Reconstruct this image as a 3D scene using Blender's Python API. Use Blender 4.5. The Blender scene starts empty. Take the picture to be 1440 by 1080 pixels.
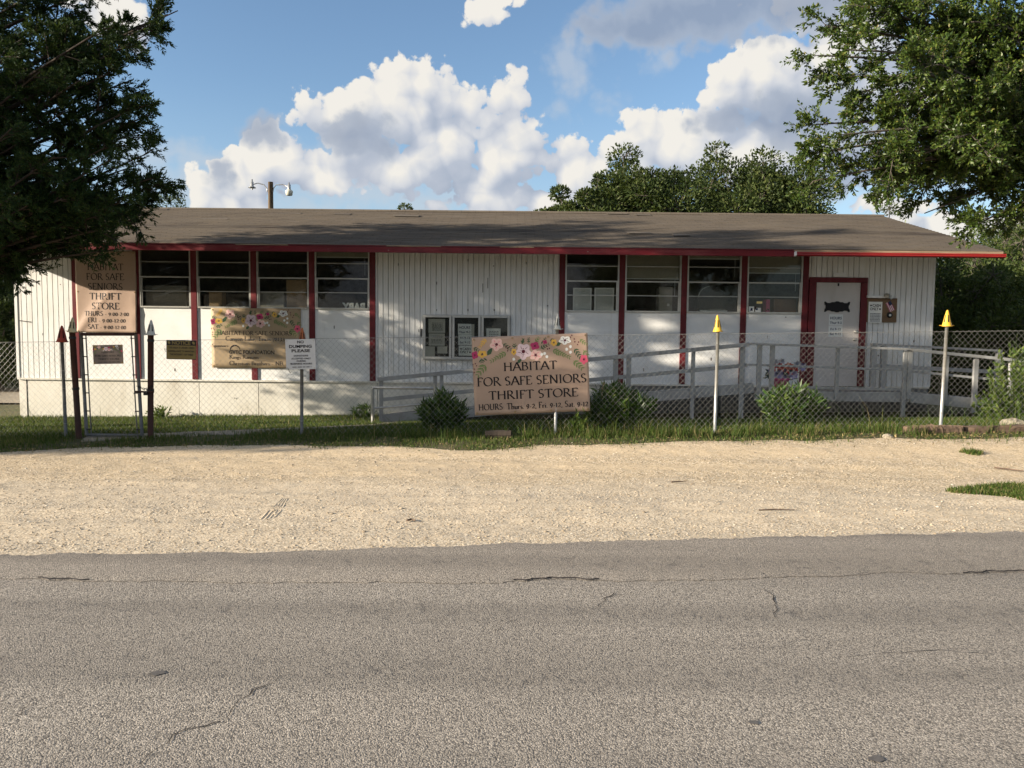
import bpy, math, random
import numpy as np
from mathutils import Vector, Matrix

PI = math.pi
R = math.radians
scene = bpy.context.scene
COL = scene.collection

# ------------------------------------------------------------------ camera
CAM_H, FPX, ROLL, PITCH = 1.4, 1082.0, 0.010, math.atan(75 / 1082.0)
cam_d = bpy.data.cameras.new('camera')
cam = bpy.data.objects.new('camera', cam_d)
COL.objects.link(cam)
cam_d.sensor_fit = 'HORIZONTAL'
cam_d.sensor_width = 36.0
cam_d.lens = 36.0 * FPX / 1440.0
cam_d.clip_start, cam_d.clip_end = 0.05, 3000
_r = Vector((1, 0, 0)); _f = Vector((0, math.cos(PITCH), -math.sin(PITCH))); _u = _r.cross(_f)
_r2 = _r * math.cos(ROLL) + _u * math.sin(ROLL)
_u2 = _u * math.cos(ROLL) - _r * math.sin(ROLL)
cam.matrix_world = Matrix(((_r2.x, _u2.x, -_f.x, 0), (_r2.y, _u2.y, -_f.y, 0), (_r2.z, _u2.z, -_f.z, CAM_H), (0, 0, 0, 1)))
scene.camera = cam

def ray(px, py):
    dx, dy = px - 720, py - 540
    c, s = math.cos(ROLL), math.sin(ROLL)
    x = dx * c + dy * s; y = -dx * s + dy * c
    cp, sp = math.cos(PITCH), math.sin(PITCH)
    return x, FPX * cp - y * sp, -FPX * sp - y * cp

def at(px, py, Y):
    """measured point of the photograph taken at depth Y metres"""
    d = ray(px, py); t = Y / d[1]
    return Vector((d[0] * t, Y, CAM_H + d[2] * t))

# ------------------------------------------------------------------ sun and sky
SUN_AZ, SUN_EL = R(70), R(15)          # azimuth measured from -Y towards -X
to_sun = Vector((-math.sin(SUN_AZ) * math.cos(SUN_EL), -math.cos(SUN_AZ) * math.cos(SUN_EL), math.sin(SUN_EL)))
sun_d = bpy.data.lights.new('sun', 'SUN')
sun_d.energy = 5.0
sun_d.angle = R(0.6)
sun_d.color = (1.0, 0.89, 0.73)
sun = bpy.data.objects.new('sun', sun_d)
COL.objects.link(sun)
sun.rotation_euler = to_sun.to_track_quat('Z', 'Y').to_euler()
sun.location = to_sun * 60

scene.cycles.max_bounces = 5
scene.cycles.diffuse_bounces = 3
scene.cycles.glossy_bounces = 2
scene.cycles.transmission_bounces = 2
scene.cycles.transparent_max_bounces = 8
scene.cycles.use_adaptive_sampling = True
scene.cycles.adaptive_threshold = 0.02
scene.cycles.use_denoising = True
scene.view_settings.view_transform = 'Standard'
scene.view_settings.look = 'None'
scene.view_settings.gamma = 1.0
scene.view_settings.use_curve_mapping = False
scene.view_settings.exposure = 1.17

class NT:
    """small helper for node trees"""
    def __init__(s, tree): s.t = tree
    def n(s, typ, ins=None, **props):
        nd = s.t.nodes.new(typ)
        for k, v in props.items(): setattr(nd, k, v)
        for k, v in (ins or {}).items(): s.set(nd.inputs[k], v)
        return nd
    def set(s, sock, v):
        if isinstance(v, bpy.types.NodeSocket): s.t.links.new(v, sock)
        else: sock.default_value = v
    def m(s, op, a, b=None, c=None, clamp=False):
        nd = s.t.nodes.new('ShaderNodeMath'); nd.operation = op; nd.use_clamp = clamp
        for i, v in enumerate((a, b, c)):
            if v is not None: s.set(nd.inputs[i], v)
        return nd.outputs[0]
    def v(s, op, a, b=None, out=0):
        nd = s.t.nodes.new('ShaderNodeVectorMath'); nd.operation = op
        s.set(nd.inputs[0], a)
        if b is not None: s.set(nd.inputs[3] if op == 'SCALE' else nd.inputs[1], b)
        return nd.outputs[out]
    def mix(s, f, a, b, blend='MIX'):
        nd = s.t.nodes.new('ShaderNodeMix'); nd.data_type = 'RGBA'; nd.blend_type = blend
        s.set(nd.inputs[0], f); s.set(nd.inputs[6], a); s.set(nd.inputs[7], b)
        return nd.outputs[2]
    def ramp(s, f, stops, interp='LINEAR'):
        nd = s.t.nodes.new('ShaderNodeValToRGB'); cr = nd.color_ramp; cr.interpolation = interp
        while len(cr.elements) < len(stops): cr.elements.new(0.5)
        for e, (p, c) in zip(cr.elements, stops):
            e.position = p; e.color = c if len(c) == 4 else (*c, 1)
        s.set(nd.inputs[0], f)
        return nd.outputs[0]
    def rng(s, v, a, b, c=0.0, d=1.0, smooth=False):
        nd = s.t.nodes.new('ShaderNodeMapRange'); nd.interpolation_type = 'SMOOTHSTEP' if smooth else 'LINEAR'
        s.set(nd.inputs[0], v)
        for i, x in enumerate((a, b, c, d)): nd.inputs[i + 1].default_value = x
        return nd.outputs[0]

world = bpy.data.worlds.new('World')
scene.world = world
world.use_nodes = True
world.cycles.sampling_method = 'NONE'

def uv_of(px, py):
    x, y, z = ray(px, py)
    return math.atan2(x, y), math.atan2(z, math.hypot(x, y))

def build_sky():
    t = world.node_tree; t.nodes.clear(); w = NT(t)
    sky = w.n('ShaderNodeTexSky', sky_type='NISHITA', sun_disc=False, sun_elevation=SUN_EL, sun_rotation=SKY_ROT,
              altitude=250.0, air_density=1.0, dust_density=0.5, ozone_density=2.3).outputs[0]
    # --- node groups: how much cloud stands in one direction (azimuth, elevation), and its billows
    def new_group(name):
        g = bpy.data.node_groups.new(name, 'ShaderNodeTree')
        g.interface.new_socket('P', in_out='INPUT', socket_type='NodeSocketVector')
        g.interface.new_socket('D', in_out='OUTPUT', socket_type='NodeSocketFloat')
        return g, NT(g), g.nodes.new('NodeGroupInput').outputs[0], g.nodes.new('NodeGroupOutput').inputs[0]
    def blobs_group(name, blobs, far_cover):
        g, q, P, out = new_group(name)
        best = None
        for (px, py, ax, ay) in blobs:
            u, v = uv_of(px, py)
            d = q.v('MULTIPLY', q.v('SUBTRACT', P, (u, v, 0)), (FPX / ax, FPX / ay, 0))
            k = max(.40, min(1.0, ax / 60.0))
            f = q.m('MULTIPLY_ADD', q.v('LENGTH', d, out=1), -k, k)
            best = f if best is None else q.m('MAXIMUM', best, f)
        # the same kind of clouds go on all round the sky
        fn = q.n('ShaderNodeTexNoise', {'Vector': P, 'Scale': 2.1, 'Detail': 2.0}, noise_dimensions='2D').outputs['Fac']
        sx = q.n('ShaderNodeSeparateXYZ', {0: P})
        away = q.m('MAXIMUM', q.rng(q.m('ABSOLUTE', sx.outputs[0]), 0.66, 0.95), q.rng(sx.outputs[1], 0.48, 0.75))
        ff = q.m('ADD', q.m('MULTIPLY', q.m('SUBTRACT', fn, far_cover), 6.0), q.m('MULTIPLY', q.m('SUBTRACT', away, 1.0), 6.0))
        g.links.new(q.m('MAXIMUM', best, ff), out)
        return g
    def puff_group(fine=True):
        g, q, P, out = new_group('billows' if fine else 'soft_billows')
        v1 = q.n('ShaderNodeTexVoronoi', {'Vector': P, 'Scale': 17.0}, voronoi_dimensions='2D', feature='F1').outputs['Distance']
        v2 = q.n('ShaderNodeTexVoronoi', {'Vector': P, 'Scale': 39.0}, voronoi_dimensions='2D', feature='F1').outputs['Distance']
        if not fine:
            D = q.m('MULTIPLY', q.m('SUBTRACT', 0.42, q.m('MULTIPLY', v1, v1)), 0.80)
            g.links.new(q.m('ADD', D, q.m('MULTIPLY', q.m('SUBTRACT', 0.40, q.m('MULTIPLY', v2, v2)), 0.34)), out)
            return g
        v3 = q.n('ShaderNodeTexVoronoi', {'Vector': P, 'Scale': 88.0}, voronoi_dimensions='2D', feature='F1').outputs['Distance']
        nz = q.n('ShaderNodeTexNoise', {'Vector': P, 'Scale': 70.0, 'Detail': 6.0, 'Roughness': 0.68}, noise_dimensions='2D').outputs['Fac']
        D = q.m('MULTIPLY', q.m('SUBTRACT', 0.42, q.m('MULTIPLY', v1, v1)), 0.62)
        D = q.m('ADD', D, q.m('MULTIPLY', q.m('SUBTRACT', 0.40, v2), 0.42))
        D = q.m('ADD', D, q.m('MULTIPLY', q.m('SUBTRACT', 0.40, v3), 0.24))
        D = q.m('ADD', D, q.m('MULTIPLY', q.m('SUBTRACT', nz, 0.5), 0.46))
        g.links.new(q.m('SUBTRACT', D, 0.10), out)
        return g
    white = blobs_group('cumulus', [
        (585, 128, 44, 46), (545, 140, 40, 40), (622, 142, 34, 34), (578, 172, 72, 50), (612, 200, 84, 56), (655, 178, 50, 40), (490, 176, 66, 44), (442, 158, 26, 24), (525, 168, 40, 36), (718, 160, 38, 50), (704, 208, 56, 62), (664, 256, 52, 38), (672, 284, 60, 24),
        (385, 226, 62, 40), (345, 262, 48, 44), (320, 288, 50, 24), (278, 264, 24, 30), (440, 240, 60, 30), (560, 232, 70, 34),
        (1075, 110, 74, 66), (1150, 75, 110, 80), (1036, 122, 34, 22), (1180, 140, 150, 40),
        (805, 236, 48, 44), (852, 224, 34, 30), (918, 196, 56, 44), (990, 205, 110, 44), (1100, 205, 150, 52), (760, 280, 60, 22),
        (1265, 292, 50, 18), (1320, 322, 90, 24), (690, 4, 34, 22), (150, 8, 50, 36)], 0.47)
    thin = blobs_group('thin_cloud', [(800, 92, 46, 44), (935, 76, 40, 22), (777, 150, 22, 22), (255, 222, 110, 30), (855, 142, 24, 18), (500, 245, 190, 60), (640, 280, 180, 34), (330, 290, 150, 30), (1180, 250, 160, 40), (250, 260, 90, 50)], 0.60)
    grey = blobs_group('shaded_cumulus', [
        (371, 190, 40, 22), (495, 192, 58, 34), (530, 206, 40, 26), (470, 186, 36, 26), (1000, 20, 210, 50), (900, 38, 110, 32), (1120, 8, 150, 40),
        (1130, 168, 140, 38), (1060, 172, 90, 24), (1225, 238, 130, 40), (312, 252, 20, 38)], 0.62)
    puff = puff_group(); soft = puff_group(False)
    gen = w.n('ShaderNodeTexCoord').outputs['Generated']
    s = w.n('ShaderNodeSeparateXYZ', {0: gen})
    az = w.m('ARCTAN2', s.outputs[0], s.outputs[1])
    el = w.m('ARCSINE', s.outputs[2])
    P = w.n('ShaderNodeCombineXYZ', {0: az, 1: el}).outputs[0]
    wn = w.n('ShaderNodeTexNoise', {'Vector': P, 'Scale': 11.0, 'Detail': 3.0, 'Roughness': 0.55}, noise_dimensions='2D').outputs['Color']
    Pw = w.v('ADD', P, w.v('MULTIPLY', w.v('SUBTRACT', wn, (0.5, 0.5, 0.5)), (0.055, 0.045, 0.0)))
    Pp = w.v('ADD', P, w.v('MULTIPLY', w.v('SUBTRACT', wn, (0.5, 0.5, 0.5)), (0.016, 0.014, 0.0)))
    def D(grp, off=None):
        nd = t.nodes.new('ShaderNodeGroup'); nd.node_tree = grp
        B = Pp if grp in (puff, soft) else Pw
        w.set(nd.inputs[0], w.v('ADD', B, off) if off else B)
        return nd.outputs[0]
    f0 = D(white); f1 = D(white, (-0.018, 0.040, 0)); p0 = D(puff); s0 = D(soft); p1 = D(soft, (-0.012, 0.014, 0))
    d0 = w.m('ADD', f0, p0)
    lit = w.m('ADD', w.m('MULTIPLY', w.m('SUBTRACT', s0, p1), 0.80), w.m('MULTIPLY', w.m('SUBTRACT', f0, f1), 0.42))
    lit = w.m('ADD', w.m('ADD', lit, 0.53), w.m('MULTIPLY', p0, 0.26))
    ccol = w.ramp(lit, [(0.0, (0.40, 0.47, 0.59)), (0.36, (0.55, 0.60, 0.70)), (0.62, (0.77, 0.785, 0.82)), (0.88, (1.0, 0.96, 0.885))])
    mask = w.rng(d0, 0.0, 0.14, smooth=True)
    g0 = w.m('ADD', D(grey), w.m('MULTIPLY', p0, 0.6))
    gmask = w.m('MULTIPLY', w.rng(g0, -0.02, 0.40, smooth=True), 0.85)
    gl = w.ramp(g0, [(0.0, (0.52, 0.58, 0.68)), (0.8, (0.33, 0.40, 0.53))])
    tmask = w.m('MULTIPLY', w.rng(w.m('ADD', D(thin), p0), -0.1, 0.8, smooth=True), 0.5)
    K = CLOUD_K
    c1 = w.mix(1.0, ccol, (K, K, K, 1), 'MULTIPLY'); c2 = w.mix(1.0, gl, (K, K, K, 1), 'MULTIPLY')
    # thin veil low over the trees
    veil = w.m('MULTIPLY', w.rng(el, 0.30, 0.02, smooth=True), 0.50)
    base = w.mix(veil, sky, (K * 0.50, K * 0.62, K * 0.78, 1))
    up = w.rng(el, -0.02, 0.02)
    col = w.mix(w.m('MULTIPLY', tmask, up), base, (K * 0.66, K * 0.70, K * 0.75, 1))
    col = w.mix(w.m('MULTIPLY', w.m('MULTIPLY', mask, 0.97), up), col, c1)
    col = w.mix(w.m('MULTIPLY', gmask, up), col, c2)
    bg = w.n('ShaderNodeBackground', {'Color': col, 'Strength': 0.088})
    out = w.n('ShaderNodeOutputWorld')
    t.links.new(bg.outputs[0], out.inputs[0])
SKY_ROT = PI + SUN_AZ
CLOUD_K = 4.6
build_sky()

# ------------------------------------------------------------------ helpers
def mat(name, col, rough=0.7, var=0.0, scale=8.0, col2=None, bump=0.0, bscale=60.0, metal=0.0, stretch=(1, 1, 1), spec=0.3, detail=5.0):
    m = bpy.data.materials.new(name); m.use_nodes = True
    t = m.node_tree; q = NT(t); b = t.nodes['Principled BSDF']
    b.inputs['Roughness'].default_value = rough; b.inputs['Metallic'].default_value = metal
    b.inputs['Specular IOR Level'].default_value = spec
    if var or col2 or bump:
        tc = q.n('ShaderNodeTexCoord').outputs['Object']
        mp = q.n('ShaderNodeMapping', {'Vector': tc, 'Scale': stretch}).outputs[0]
    if var or col2:
        nz = q.n('ShaderNodeTexNoise', {'Vector': mp, 'Scale': scale, 'Detail': detail, 'Roughness': 0.65}).outputs['Fac']
        c2 = col2 or tuple(c * (1 - var) for c in col)
        q.set(b.inputs['Base Color'], q.ramp(nz, [(0.32, c2), (0.62, col)]))
    else:
        b.inputs['Base Color'].default_value = (*col, 1)
    if bump:
        nb = q.n('ShaderNodeTexNoise', {'Vector': mp, 'Scale': bscale, 'Detail': 4.0}).outputs['Fac']
        q.set(b.inputs['Normal'], q.n('ShaderNodeBump', {'Height': nb, 'Strength': bump, 'Distance': 0.01}).outputs[0])
    return m

def leaf_mat(name, stops, trans=0.3, rough=0.55, spec=0.25):
    m = bpy.data.materials.new(name); m.use_nodes = True
    t = m.node_tree; q = NT(t); b = t.nodes['Principled BSDF']
    rnd = q.n('ShaderNodeNewGeometry').outputs['Random Per Island']
    c = q.ramp(rnd, stops)
    q.set(b.inputs['Base Color'], c)
    b.inputs['Roughness'].default_value = rough; b.inputs['Specular IOR Level'].default_value = spec
    tr = q.n('ShaderNodeBsdfTranslucent', {'Color': q.mix(0.5, c, (0.16, 0.22, 0.03, 1))})
    mx = q.n('ShaderNodeMixShader', {0: trans, 1: b.outputs[0], 2: tr.outputs[0]})
    t.links.new(mx.outputs[0], t.nodes['Material Output'].inputs[0])
    return m

ORG = {}
def tag(o, label=None, cat=None, group=None, kind=None):
    if label: o['label'] = label
    if cat: o['category'] = cat
    if group: o['group'] = group
    if kind: o['kind'] = kind
    return o

def thing(name, loc, label, cat, group=None, kind=None):
    o = bpy.data.objects.new(name, None); COL.objects.link(o)
    o.location = loc; o.empty_display_size = 0.1; ORG[o] = Vector(loc)
    return tag(o, label, cat, group, kind)

def link_mesh(name, me, parent=None, origin=None):
    o = bpy.data.objects.new(name, me); COL.objects.link(o)
    if parent is not None:
        o.parent = parent; ORG[o] = ORG[parent]
    else:
        o.location = origin or (0, 0, 0); ORG[o] = Vector(origin or (0, 0, 0))
    return o

def fast_mesh(name, V, Fs, mats, parent=None, origin=None, smooth=False, midx=None):
    """V (n,3) world coordinates, Fs (m,k) faces"""
    org = ORG[parent] if parent is not None else Vector(origin or (0, 0, 0))
    V = np.asarray(V, dtype=np.float64) - np.array(org)
    Fs = np.asarray(Fs, dtype=np.int32)
    me = bpy.data.meshes.new(name)
    k = Fs.shape[1]; m = len(Fs)
    me.vertices.add(len(V)); me.vertices.foreach_set('co', V.astype(np.float32).ravel())
    me.loops.add(m * k); me.loops.foreach_set('vertex_index', Fs.ravel())
    me.polygons.add(m); me.polygons.foreach_set('loop_start', np.arange(0, m * k, k, dtype=np.int32))
    for mt in (mats if isinstance(mats, (list, tuple)) else [mats]): me.materials.append(mt)
    if midx is not None: me.polygons.foreach_set('material_index', np.asarray(midx, dtype=np.int32))
    if smooth: me.polygons.foreach_set('use_smooth', np.ones(m, dtype=bool))
    me.update(calc_edges=True)
    return link_mesh(name, me, parent, origin)

class MB:
    """collects boxes, prisms, tubes and polygons into one mesh"""
    def __init__(s): s.v = []; s.f = []; s.mi = []; s.m = 0
    def add(s, vs, fs):
        b = len(s.v); s.v += [tuple(v) for v in vs]
        for f in fs: s.f.append([b + i for i in f]); s.mi.append(s.m)
        return s
    def box(s, x0, x1, y0, y1, z0, z1):
        return s.add([(x0, y0, z0), (x1, y0, z0), (x1, y1, z0), (x0, y1, z0), (x0, y0, z1), (x1, y0, z1), (x1, y1, z1), (x0, y1, z1)],
                     [(0, 3, 2, 1), (4, 5, 6, 7), (0, 1, 5, 4), (1, 2, 6, 5), (2, 3, 7, 6), (3, 0, 4, 7)])
    def hexa(s, p):
        return s.add(p, [(0, 3, 2, 1), (4, 5, 6, 7), (0, 1, 5, 4), (1, 2, 6, 5), (2, 3, 7, 6), (3, 0, 4, 7)])
    def beam(s, a, b, w, h, up=(0, 0, 1)):
        a, b = Vector(a), Vector(b); d = (b - a).normalized(); sd = d.cross(Vector(up))
        if sd.length < 1e-4: sd = Vector((1, 0, 0))
        sd.normalize(); u = sd.cross(d)
        q = []
        for e in (a, b):
            for (i, j) in ((-1, -1), (1, -1), (1, 1), (-1, 1)): q.append(e + sd * (i * w / 2) + u * (j * h / 2))
        return s.add(q, [(0, 1, 2, 3), (7, 6, 5, 4), (0, 4, 5, 1), (1, 5, 6, 2), (2, 6, 7, 3), (3, 7, 4, 0)])
    def tube(s, pts, rad, n=8, cap=True):
        pts = [Vector(p) for p in pts]; rad = rad if isinstance(rad, (list, tuple)) else [rad] * len(pts)
        rings = []; ref = None
        for i, p in enumerate(pts):
            d = (pts[min(i + 1, len(pts) - 1)] - pts[max(i - 1, 0)]).normalized()
            if ref is None: ref = Vector((0, 0, 1)) if abs(d.z) < 0.9 else Vector((1, 0, 0))
            a = d.cross(ref).normalized(); ref = a.cross(d)
            rings.append([p + (a * math.cos(2 * PI * k / n) + ref * math.sin(2 * PI * k / n)) * rad[i] for k in range(n)])
        vs = [v for r in rings for v in r]; fs = []
        for i in range(len(pts) - 1):
            for k in range(n):
                k2 = (k + 1) % n
                fs.append((i * n + k, i * n + k2, (i + 1) * n + k2, (i + 1) * n + k))
        if cap: fs += [tuple(range(n)), tuple((len(pts) - 1) * n + k for k in reversed(range(n)))]
        return s.add(vs, fs)
    def lathe(s, c, prof, n=16, axis=(0, 0, 1)):
        return s.tube_axis(c, prof, n, axis)
    def tube_axis(s, c, prof, n, axis):
        ax = Vector(axis).normalized(); ref = Vector((1, 0, 0)) if abs(ax.x) < 0.9 else Vector((0, 1, 0))
        a = ax.cross(ref).normalized(); b2 = ax.cross(a)
        c = Vector(c); vs = []; fs = []
        for (r, h) in prof:
            for k in range(n): vs.append(c + ax * h + (a * math.cos(2 * PI * k / n) + b2 * math.sin(2 * PI * k / n)) * max(r, 1e-4))
        for i in range(len(prof) - 1):
            for k in range(n):
                k2 = (k + 1) % n; fs.append((i * n + k, i * n + k2, (i + 1) * n + k2, (i + 1) * n + k))
        return s.add(vs, fs)
    def prism(s, poly, ext):
        n = len(poly); e = Vector(ext); p2 = [Vector(p) + e for p in poly]
        return s.add(list(poly) + p2, [tuple(range(n)), tuple(reversed(range(n, 2 * n)))] + [(i, n + i, n + (i + 1) % n, (i + 1) % n) for i in range(n)])
    def build(s, name, mats, parent=None, origin='base', smooth=False, bevel=0):
        V = np.array(s.v, dtype=np.float64)
        if parent is not None: org = ORG[parent]
        elif origin == 'base':
            lo, hi = V.min(0), V.max(0); org = Vector(((lo[0] + hi[0]) / 2, (lo[1] + hi[1]) / 2, lo[2]))
        else: org = Vector(origin)
        V = V - np.array(org)
        me = bpy.data.meshes.new(name)
        me.from_pydata(V.tolist(), [], s.f)
        for mt in (mats if isinstance(mats, (list, tuple)) else [mats]): me.materials.append(mt)
        if s.m or any(s.mi): me.polygons.foreach_set('material_index', s.mi)
        if smooth: me.polygons.foreach_set('use_smooth', [True] * len(me.polygons))
        me.update()
        o = link_mesh(name, me, parent, None if parent is not None else org)
        if bevel:
            bv = o.modifiers.new('bevel', 'BEVEL'); bv.width = bevel; bv.segments = 2; bv.limit_method = 'ANGLE'
        return o

def smooth01(t):
    t = np.clip(t, 0, 1); return t * t * (3 - 2 * t)

def ground_z(x, y):
    """height of the yard, lot and road in metres"""
    x = np.asarray(x, dtype=float); y = np.asarray(y, dtype=float)
    xc = np.clip(x, -14, 12)
    zf = 0.075 + 0.020 * xc
    zb = -0.215 + 0.0165 * xc
    z = zf * smooth01((y - 7.6) / 2.2)
    z = z + (zb - zf) * smooth01((y - 10.0) / 4.2)
    return z
def gz(x, y): return float(ground_z(x, y))
# ------------------------------------------------------------------ lettering
def _arc(cx, cy, rx, ry, a0, a1, n=12):
    return [(cx + rx * math.cos(R(a0 + (a1 - a0) * i / n)), cy + ry * math.sin(R(a0 + (a1 - a0) * i / n))) for i in range(n + 1)]

A = _arc
# book-face letters drawn with a broad pen: advance, strokes, feet (points that carry a serif)
GLYPH = {
 'A': (.80, [[(.02, 0), (.40, 1)], [(.40, 1), (.78, 0)], [(.17, .36), (.63, .36)]], [(.02, 0), (.78, 0)]),
 'B': (.66, [[(.12, 0), (.12, 1)], [(.12, .97)] + A(.30, .755, .22, .215, 90, -90) + [(.12, .54)], [(.12, .54)] + A(.33, .285, .26, .255, 90, -90) + [(.12, .03)]], [(.12, 0), (.12, 1)]),
 'C': (.80, [A(.46, .5, .40, .48, 42, 318, 20)], []),
 'D': (.86, [[(.12, 0), (.12, 1)], [(.12, .97)] + A(.34, .5, .42, .47, 90, -90, 16) + [(.12, .03)]], [(.12, 0), (.12, 1)]),
 'E': (.62, [[(.12, 0), (.12, 1)], [(.12, .97), (.52, .97), (.54, .84)], [(.12, .53), (.44, .53)], [(.12, .03), (.54, .03), (.58, .18)]], [(.12, 0), (.12, 1)]),
 'F': (.56, [[(.12, 0), (.12, 1)], [(.12, .97), (.50, .97), (.53, .82)], [(.12, .53), (.42, .53)]], [(.12, 0), (.12, 1)]),
 'G': (.86, [A(.46, .5, .40, .48, 45, 330, 20), [(.78, .40), (.78, .05)]], [(.74, .42)]),
 'H': (.86, [[(.14, 0), (.14, 1)], [(.72, 0), (.72, 1)], [(.14, .53), (.72, .53)]], [(.14, 0), (.14, 1), (.72, 0), (.72, 1)]),
 'I': (.36, [[(.18, 0), (.18, 1)]], [(.18, 0), (.18, 1)]),
 'K': (.76, [[(.12, 0), (.12, 1)], [(.14, .48), (.62, 1)], [(.26, .60), (.72, 0)]], [(.12, 0), (.12, 1), (.62, 1), (.72, 0)]),
 'L': (.60, [[(.12, 0), (.12, 1)], [(.12, .03), (.52, .03), (.57, .2)]], [(.12, 0), (.12, 1)]),
 'M': (1.0, [[(.12, 0), (.16, 1)], [(.16, 1), (.50, .08)], [(.50, .08), (.82, 1)], [(.84, 1), (.88, 0)]], [(.12, 0), (.14, 1), (.88, 0), (.84, 1)]),
 'N': (.88, [[(.14, 0), (.14, 1)], [(.12, 1), (.74, .02)], [(.74, 0), (.74, 1)]], [(.14, 0), (.12, 1), (.74, 1)]),
 'O': (.92, [A(.46, .5, .40, .48, 0, 360, 26)], []),
 'P': (.62, [[(.12, 0), (.12, 1)], [(.12, .97)] + A(.30, .71, .24, .26, 90, -90) + [(.12, .45)]], [(.12, 0), (.12, 1)]),
 'R': (.74, [[(.12, 0), (.12, 1)], [(.12, .97)] + A(.30, .735, .22, .235, 90, -90) + [(.12, .50)], [(.30, .50), (.72, .0)]], [(.12, 0), (.12, 1), (.70, 0)]),
 'S': (.58, [A(.29, .745, .19, .235, 35, 250, 12) + [(.29, .51)] + A(.29, .255, .20, .235, 75, -145, 14)], []),
 'T': (.72, [[(.36, 0), (.36, 1)], [(.03, .84), (.06, .97), (.66, .97), (.69, .84)]], [(.36, 0)]),
 'U': (.82, [[(.14, 1), (.14, .32)] + A(.41, .30, .27, .28, 180, 360, 12) + [(.68, .32), (.68, 1)]], [(.14, 1), (.68, 1)]),
 'V': (.80, [[(.05, 1), (.41, .0)], [(.41, .0), (.76, 1)]], [(.05, 1), (.76, 1)]),
 'X': (.76, [[(.08, 1), (.68, 0)], [(.08, 0), (.66, 1)]], [(.08, 1), (.68, 0), (.08, 0), (.66, 1)]),
 'a': (.44, [A(.21, .36, .14, .12, 150, 0, 8) + [(.35, .30), (.35, .06), (.42, .02)], A(.20, .13, .14, .12, 70, 340, 12)], []),
 'b': (.50, [[(.09, 0), (.09, 1)], A(.25, .24, .17, .24, 120, -120, 14)], [(.07, 1)]),
 'c': (.40, [A(.22, .24, .17, .23, 45, 315, 14)], []),
 'd': (.50, [[(.41, 0), (.41, 1)], A(.25, .24, .17, .24, 60, 300, 14)], [(.39, 1)]),
 'e': (.42, [[(.07, .28), (.38, .28)] + A(.22, .26, .16, .22, 5, 320, 16)], []),
 'g': (.46, [A(.21, .32, .14, .15, 0, 360, 14), [(.14, .17), (.09, .06), (.34, .02)] + A(.22, -.10, .17, .12, 45, -225, 12)], []),
 'h': (.52, [[(.09, 0), (.09, 1)], A(.26, .30, .16, .17, 160, 0, 10) + [(.42, 0)]], [(.09, 0), (.42, 0), (.07, 1)]),
 'i': (.24, [[(.12, 0), (.12, .48)], [(.10, .66), (.14, .72)]], [(.12, 0), (.09, .47)]),
 'k': (.48, [[(.09, 0), (.09, 1)], [(.10, .22), (.38, .47)], [(.19, .30), (.45, 0)]], [(.09, 0), (.07, 1), (.44, 0)]),
 'l': (.24, [[(.12, 0), (.12, 1)]], [(.12, 0), (.09, 1)]),
 'm': (.78, [[(.09, 0), (.09, .48)], A(.24, .31, .14, .16, 160, 0, 8) + [(.38, 0)], A(.53, .31, .15, .16, 160, 0, 8) + [(.68, 0)]], [(.09, 0), (.38, 0), (.68, 0), (.06, .47)]),
 'n': (.52, [[(.09, 0), (.09, .48)], A(.26, .30, .16, .17, 160, 0, 10) + [(.42, 0)]], [(.09, 0), (.42, 0), (.06, .47)]),
 'o': (.48, [A(.24, .24, .18, .23, 0, 360, 18)], []),
 'p': (.50, [[(.09, -.28), (.09, .48)], A(.25, .24, .17, .24, 120, -120, 14)], [(.09, -.28), (.06, .47)]),
 'r': (.36, [[(.09, 0), (.09, .48)], A(.24, .30, .15, .16, 160, 50, 6)], [(.09, 0), (.06, .47)]),
 's': (.36, [A(.18, .36, .11, .11, 40, 250, 10) + A(.18, .12, .12, .12, 70, -140, 10)], []),
 't': (.32, [[(.13, .64), (.13, .12)] + A(.22, .11, .09, .10, 180, 310, 6), [(.02, .46), (.28, .46)]], []),
 'u': (.52, [[(.09, .48), (.09, .16)] + A(.23, .16, .14, .15, 180, 340, 8), [(.42, .48), (.42, 0)]], [(.07, .47), (.40, .47), (.44, 0)]),
 'x': (.46, [[(.06, .47), (.40, 0)], [(.06, 0), (.40, .47)]], [(.06, .47), (.40, 0), (.06, 0), (.40, .47)]),
 'y': (.46, [[(.05, .47), (.24, 0)], [(.41, .47), (.16, -.27), (.05, -.27)]], [(.05, .47), (.41, .47)]),
 '0': (.50, [A(.25, .36, .19, .34, 0, 360, 20)], []),
 '1': (.38, [[(.19, 0), (.19, .70)], [(.07, .60), (.19, .70)]], [(.19, 0)]),
 '2': (.50, [A(.24, .50, .17, .20, 160, -30, 12) + [(.06, .03), (.40, .03), (.44, .12)]], []),
 '3': (.48, [A(.22, .53, .15, .17, 150, -80, 10), A(.21, .16, .19, .20, 85, -150, 12)], []),
 '7': (.46, [[(.05, .58), (.07, .67), (.42, .67), (.18, -.12)]], []),
 '8': (.50, [A(.25, .54, .15, .17, 0, 360, 14), A(.25, .18, .19, .19, 0, 360, 16)], []),
 '9': (.50, [A(.24, .46, .17, .22, 0, 360, 16), [(.41, .46), (.36, .2), (.14, -.06)]], []),
 ':': (.24, [[(.09, .04), (.14, .09)], [(.09, .36), (.14, .41)]], []),
 '.': (.22, [[(.08, .03), (.14, .09)]], []),
 ',': (.22, [[(.13, .08), (.08, -.14)]], []),
 '-': (.34, [[(.05, .26), (.29, .26)]], []),
 ' ': (.30, [], []),
}
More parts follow.
